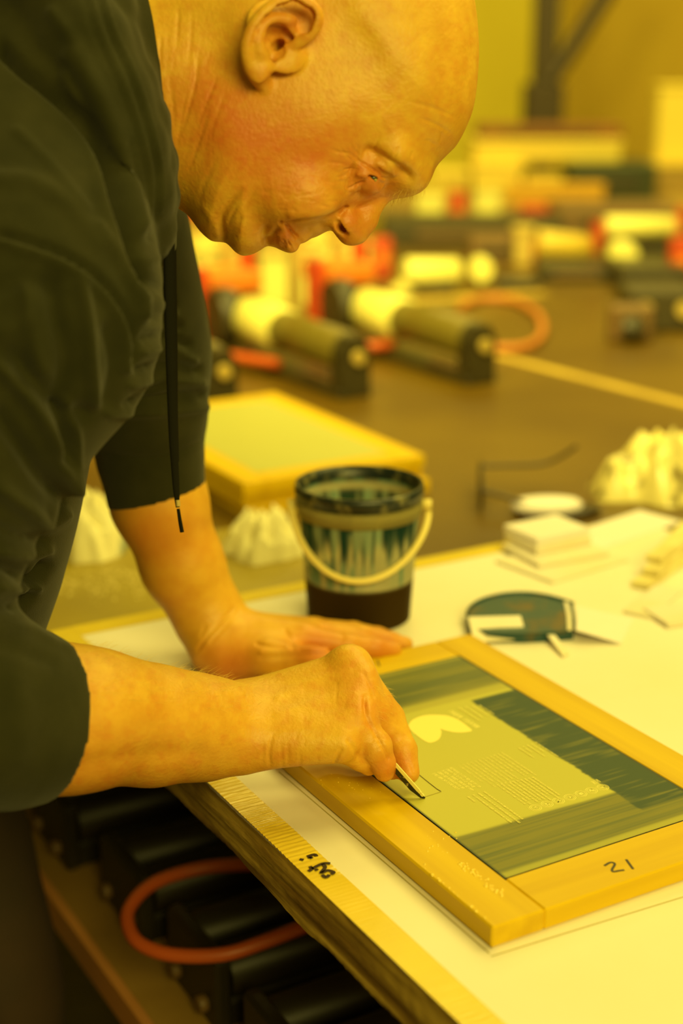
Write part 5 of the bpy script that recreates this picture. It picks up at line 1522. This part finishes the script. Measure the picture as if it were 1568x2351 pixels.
bbox('tall_carton', 1505, 1640, 195, 374, 6.31, .12, M['cream'], 'tall pale carton standing on the brown box at the right edge', 'carton', None, zs, lid_part(M['cream'], .04))

# ------------------------------------------------------------------ rail shelf under the board
M['shelf'] = mat('brown_shelf', (0.40, 0.24, 0.05), .55, (0.32, .18, .04), 5, bump=.0005, bscale=60)
M['copper'] = mat('copper_edge', (0.62, 0.27, 0.08), .4)
SZ = .60
sb, sa = ab(200, 2150, SZ)
sh = empty('rail_shelf', T(sb + .35, .35, 0), YAW)
tag(sh, 'brown lower shelf with a copper coloured edge under the white board', 'shelf')
MB().box((-.35, -.95, SZ - .03), (.60, .95, SZ), .002).build('shelf_board', M['shelf'], sh)
MB().box((-.358, -.95, SZ - .032), (-.348, .95, SZ + .002), .001).build('edge_strip', M['copper'], sh)
for x in (-.32, .57):
    for y in (-.9, .9): MB().box((x - .025, y - .025, 0), (x + .025, y + .025, SZ - .03), .003).build('leg', M['dark_steel'], sh)
for a_ in (-.35, .9):
    MB().box((.30, a_ - .03, SZ), (.36, a_ + .03, .8546), .003).build('support_post', M['dark_steel'], sh)
labs = ['black ribbed rail on the lower shelf farthest from the camera', 'second black ribbed rail on the lower shelf, behind the red cable loop', 'third black ribbed rail on the lower shelf, inside the red cable loop', 'black ribbed rail on the lower shelf nearest the bottom of the photo']
M['rail'] = mat('black_rail', (0.022, 0.017, .008), .45)
M['rail2'] = mat('black_rail_body', (0.035, 0.027, .012), .5, (.02, .016, .008), 10)
def rail(loc, label):
    r = empty('guide_rail', loc, YAW)
    tag(r, label, 'rail', 'black guide rails on the lower shelf')
    MB().box((0, -.052, 0), (.62, .052, .030), .004).build('rail_body', M['rail2'], r)
    for y in (-.032, .032): MB().cyl((.012, y, .048), (.62, y, .048), .0235, 20).build('rib', M['rail'], r)
    MB().box((-.006, -.055, 0), (.010, .055, .075), .004).build('end_plate', M['rail'], r)
    for y in (-.03, .03): MB().cyl((-.014, y, .020), (-.005, y, .020), .0085, 12).build('bolt', M['brownm'], r)
    for x in (.16, .185, .21, .31, .335, .36): MB().cyl((x, 0, .030), (x, 0, .036), .0075, 10).build('stud', M['brownm'], r)
    return r
rb, ra0 = ab(200, 1960, SZ)
rail0 = None
for k in range(4):
    _p = [(128, 1950), (292, 2112), (455, 2300), (640, 2520)][k]
    loc = at(*_p, SZ)
    lab = labs[k]
    if rail0 is None: rail0 = rail(loc, lab); 
    else:
        d_ = dup(rail0, loc); d_['label'] = lab
P = [(760, 2000, .70), (690, 1990, .70), (560, 1985, .695), (450, 1996, .69), (350, 2030, .688), (295, 2090, .687), (305, 2150, .686), (355, 2183, .686), (430, 2195, .687), (520, 2190, .69), (600, 2165, .695), (690, 2130, .70), (780, 2095, .70)]
cbl = np.array([at(*q) for q in P])
c0 = cbl[6].copy(); c0[2] = SZ
tag(MB().tube(smooth_line(cbl, 8) - c0, .0065, 10).build('air_cable', M['hose'], None, c0), 'red cable looping over the black rails under the board', 'cable')
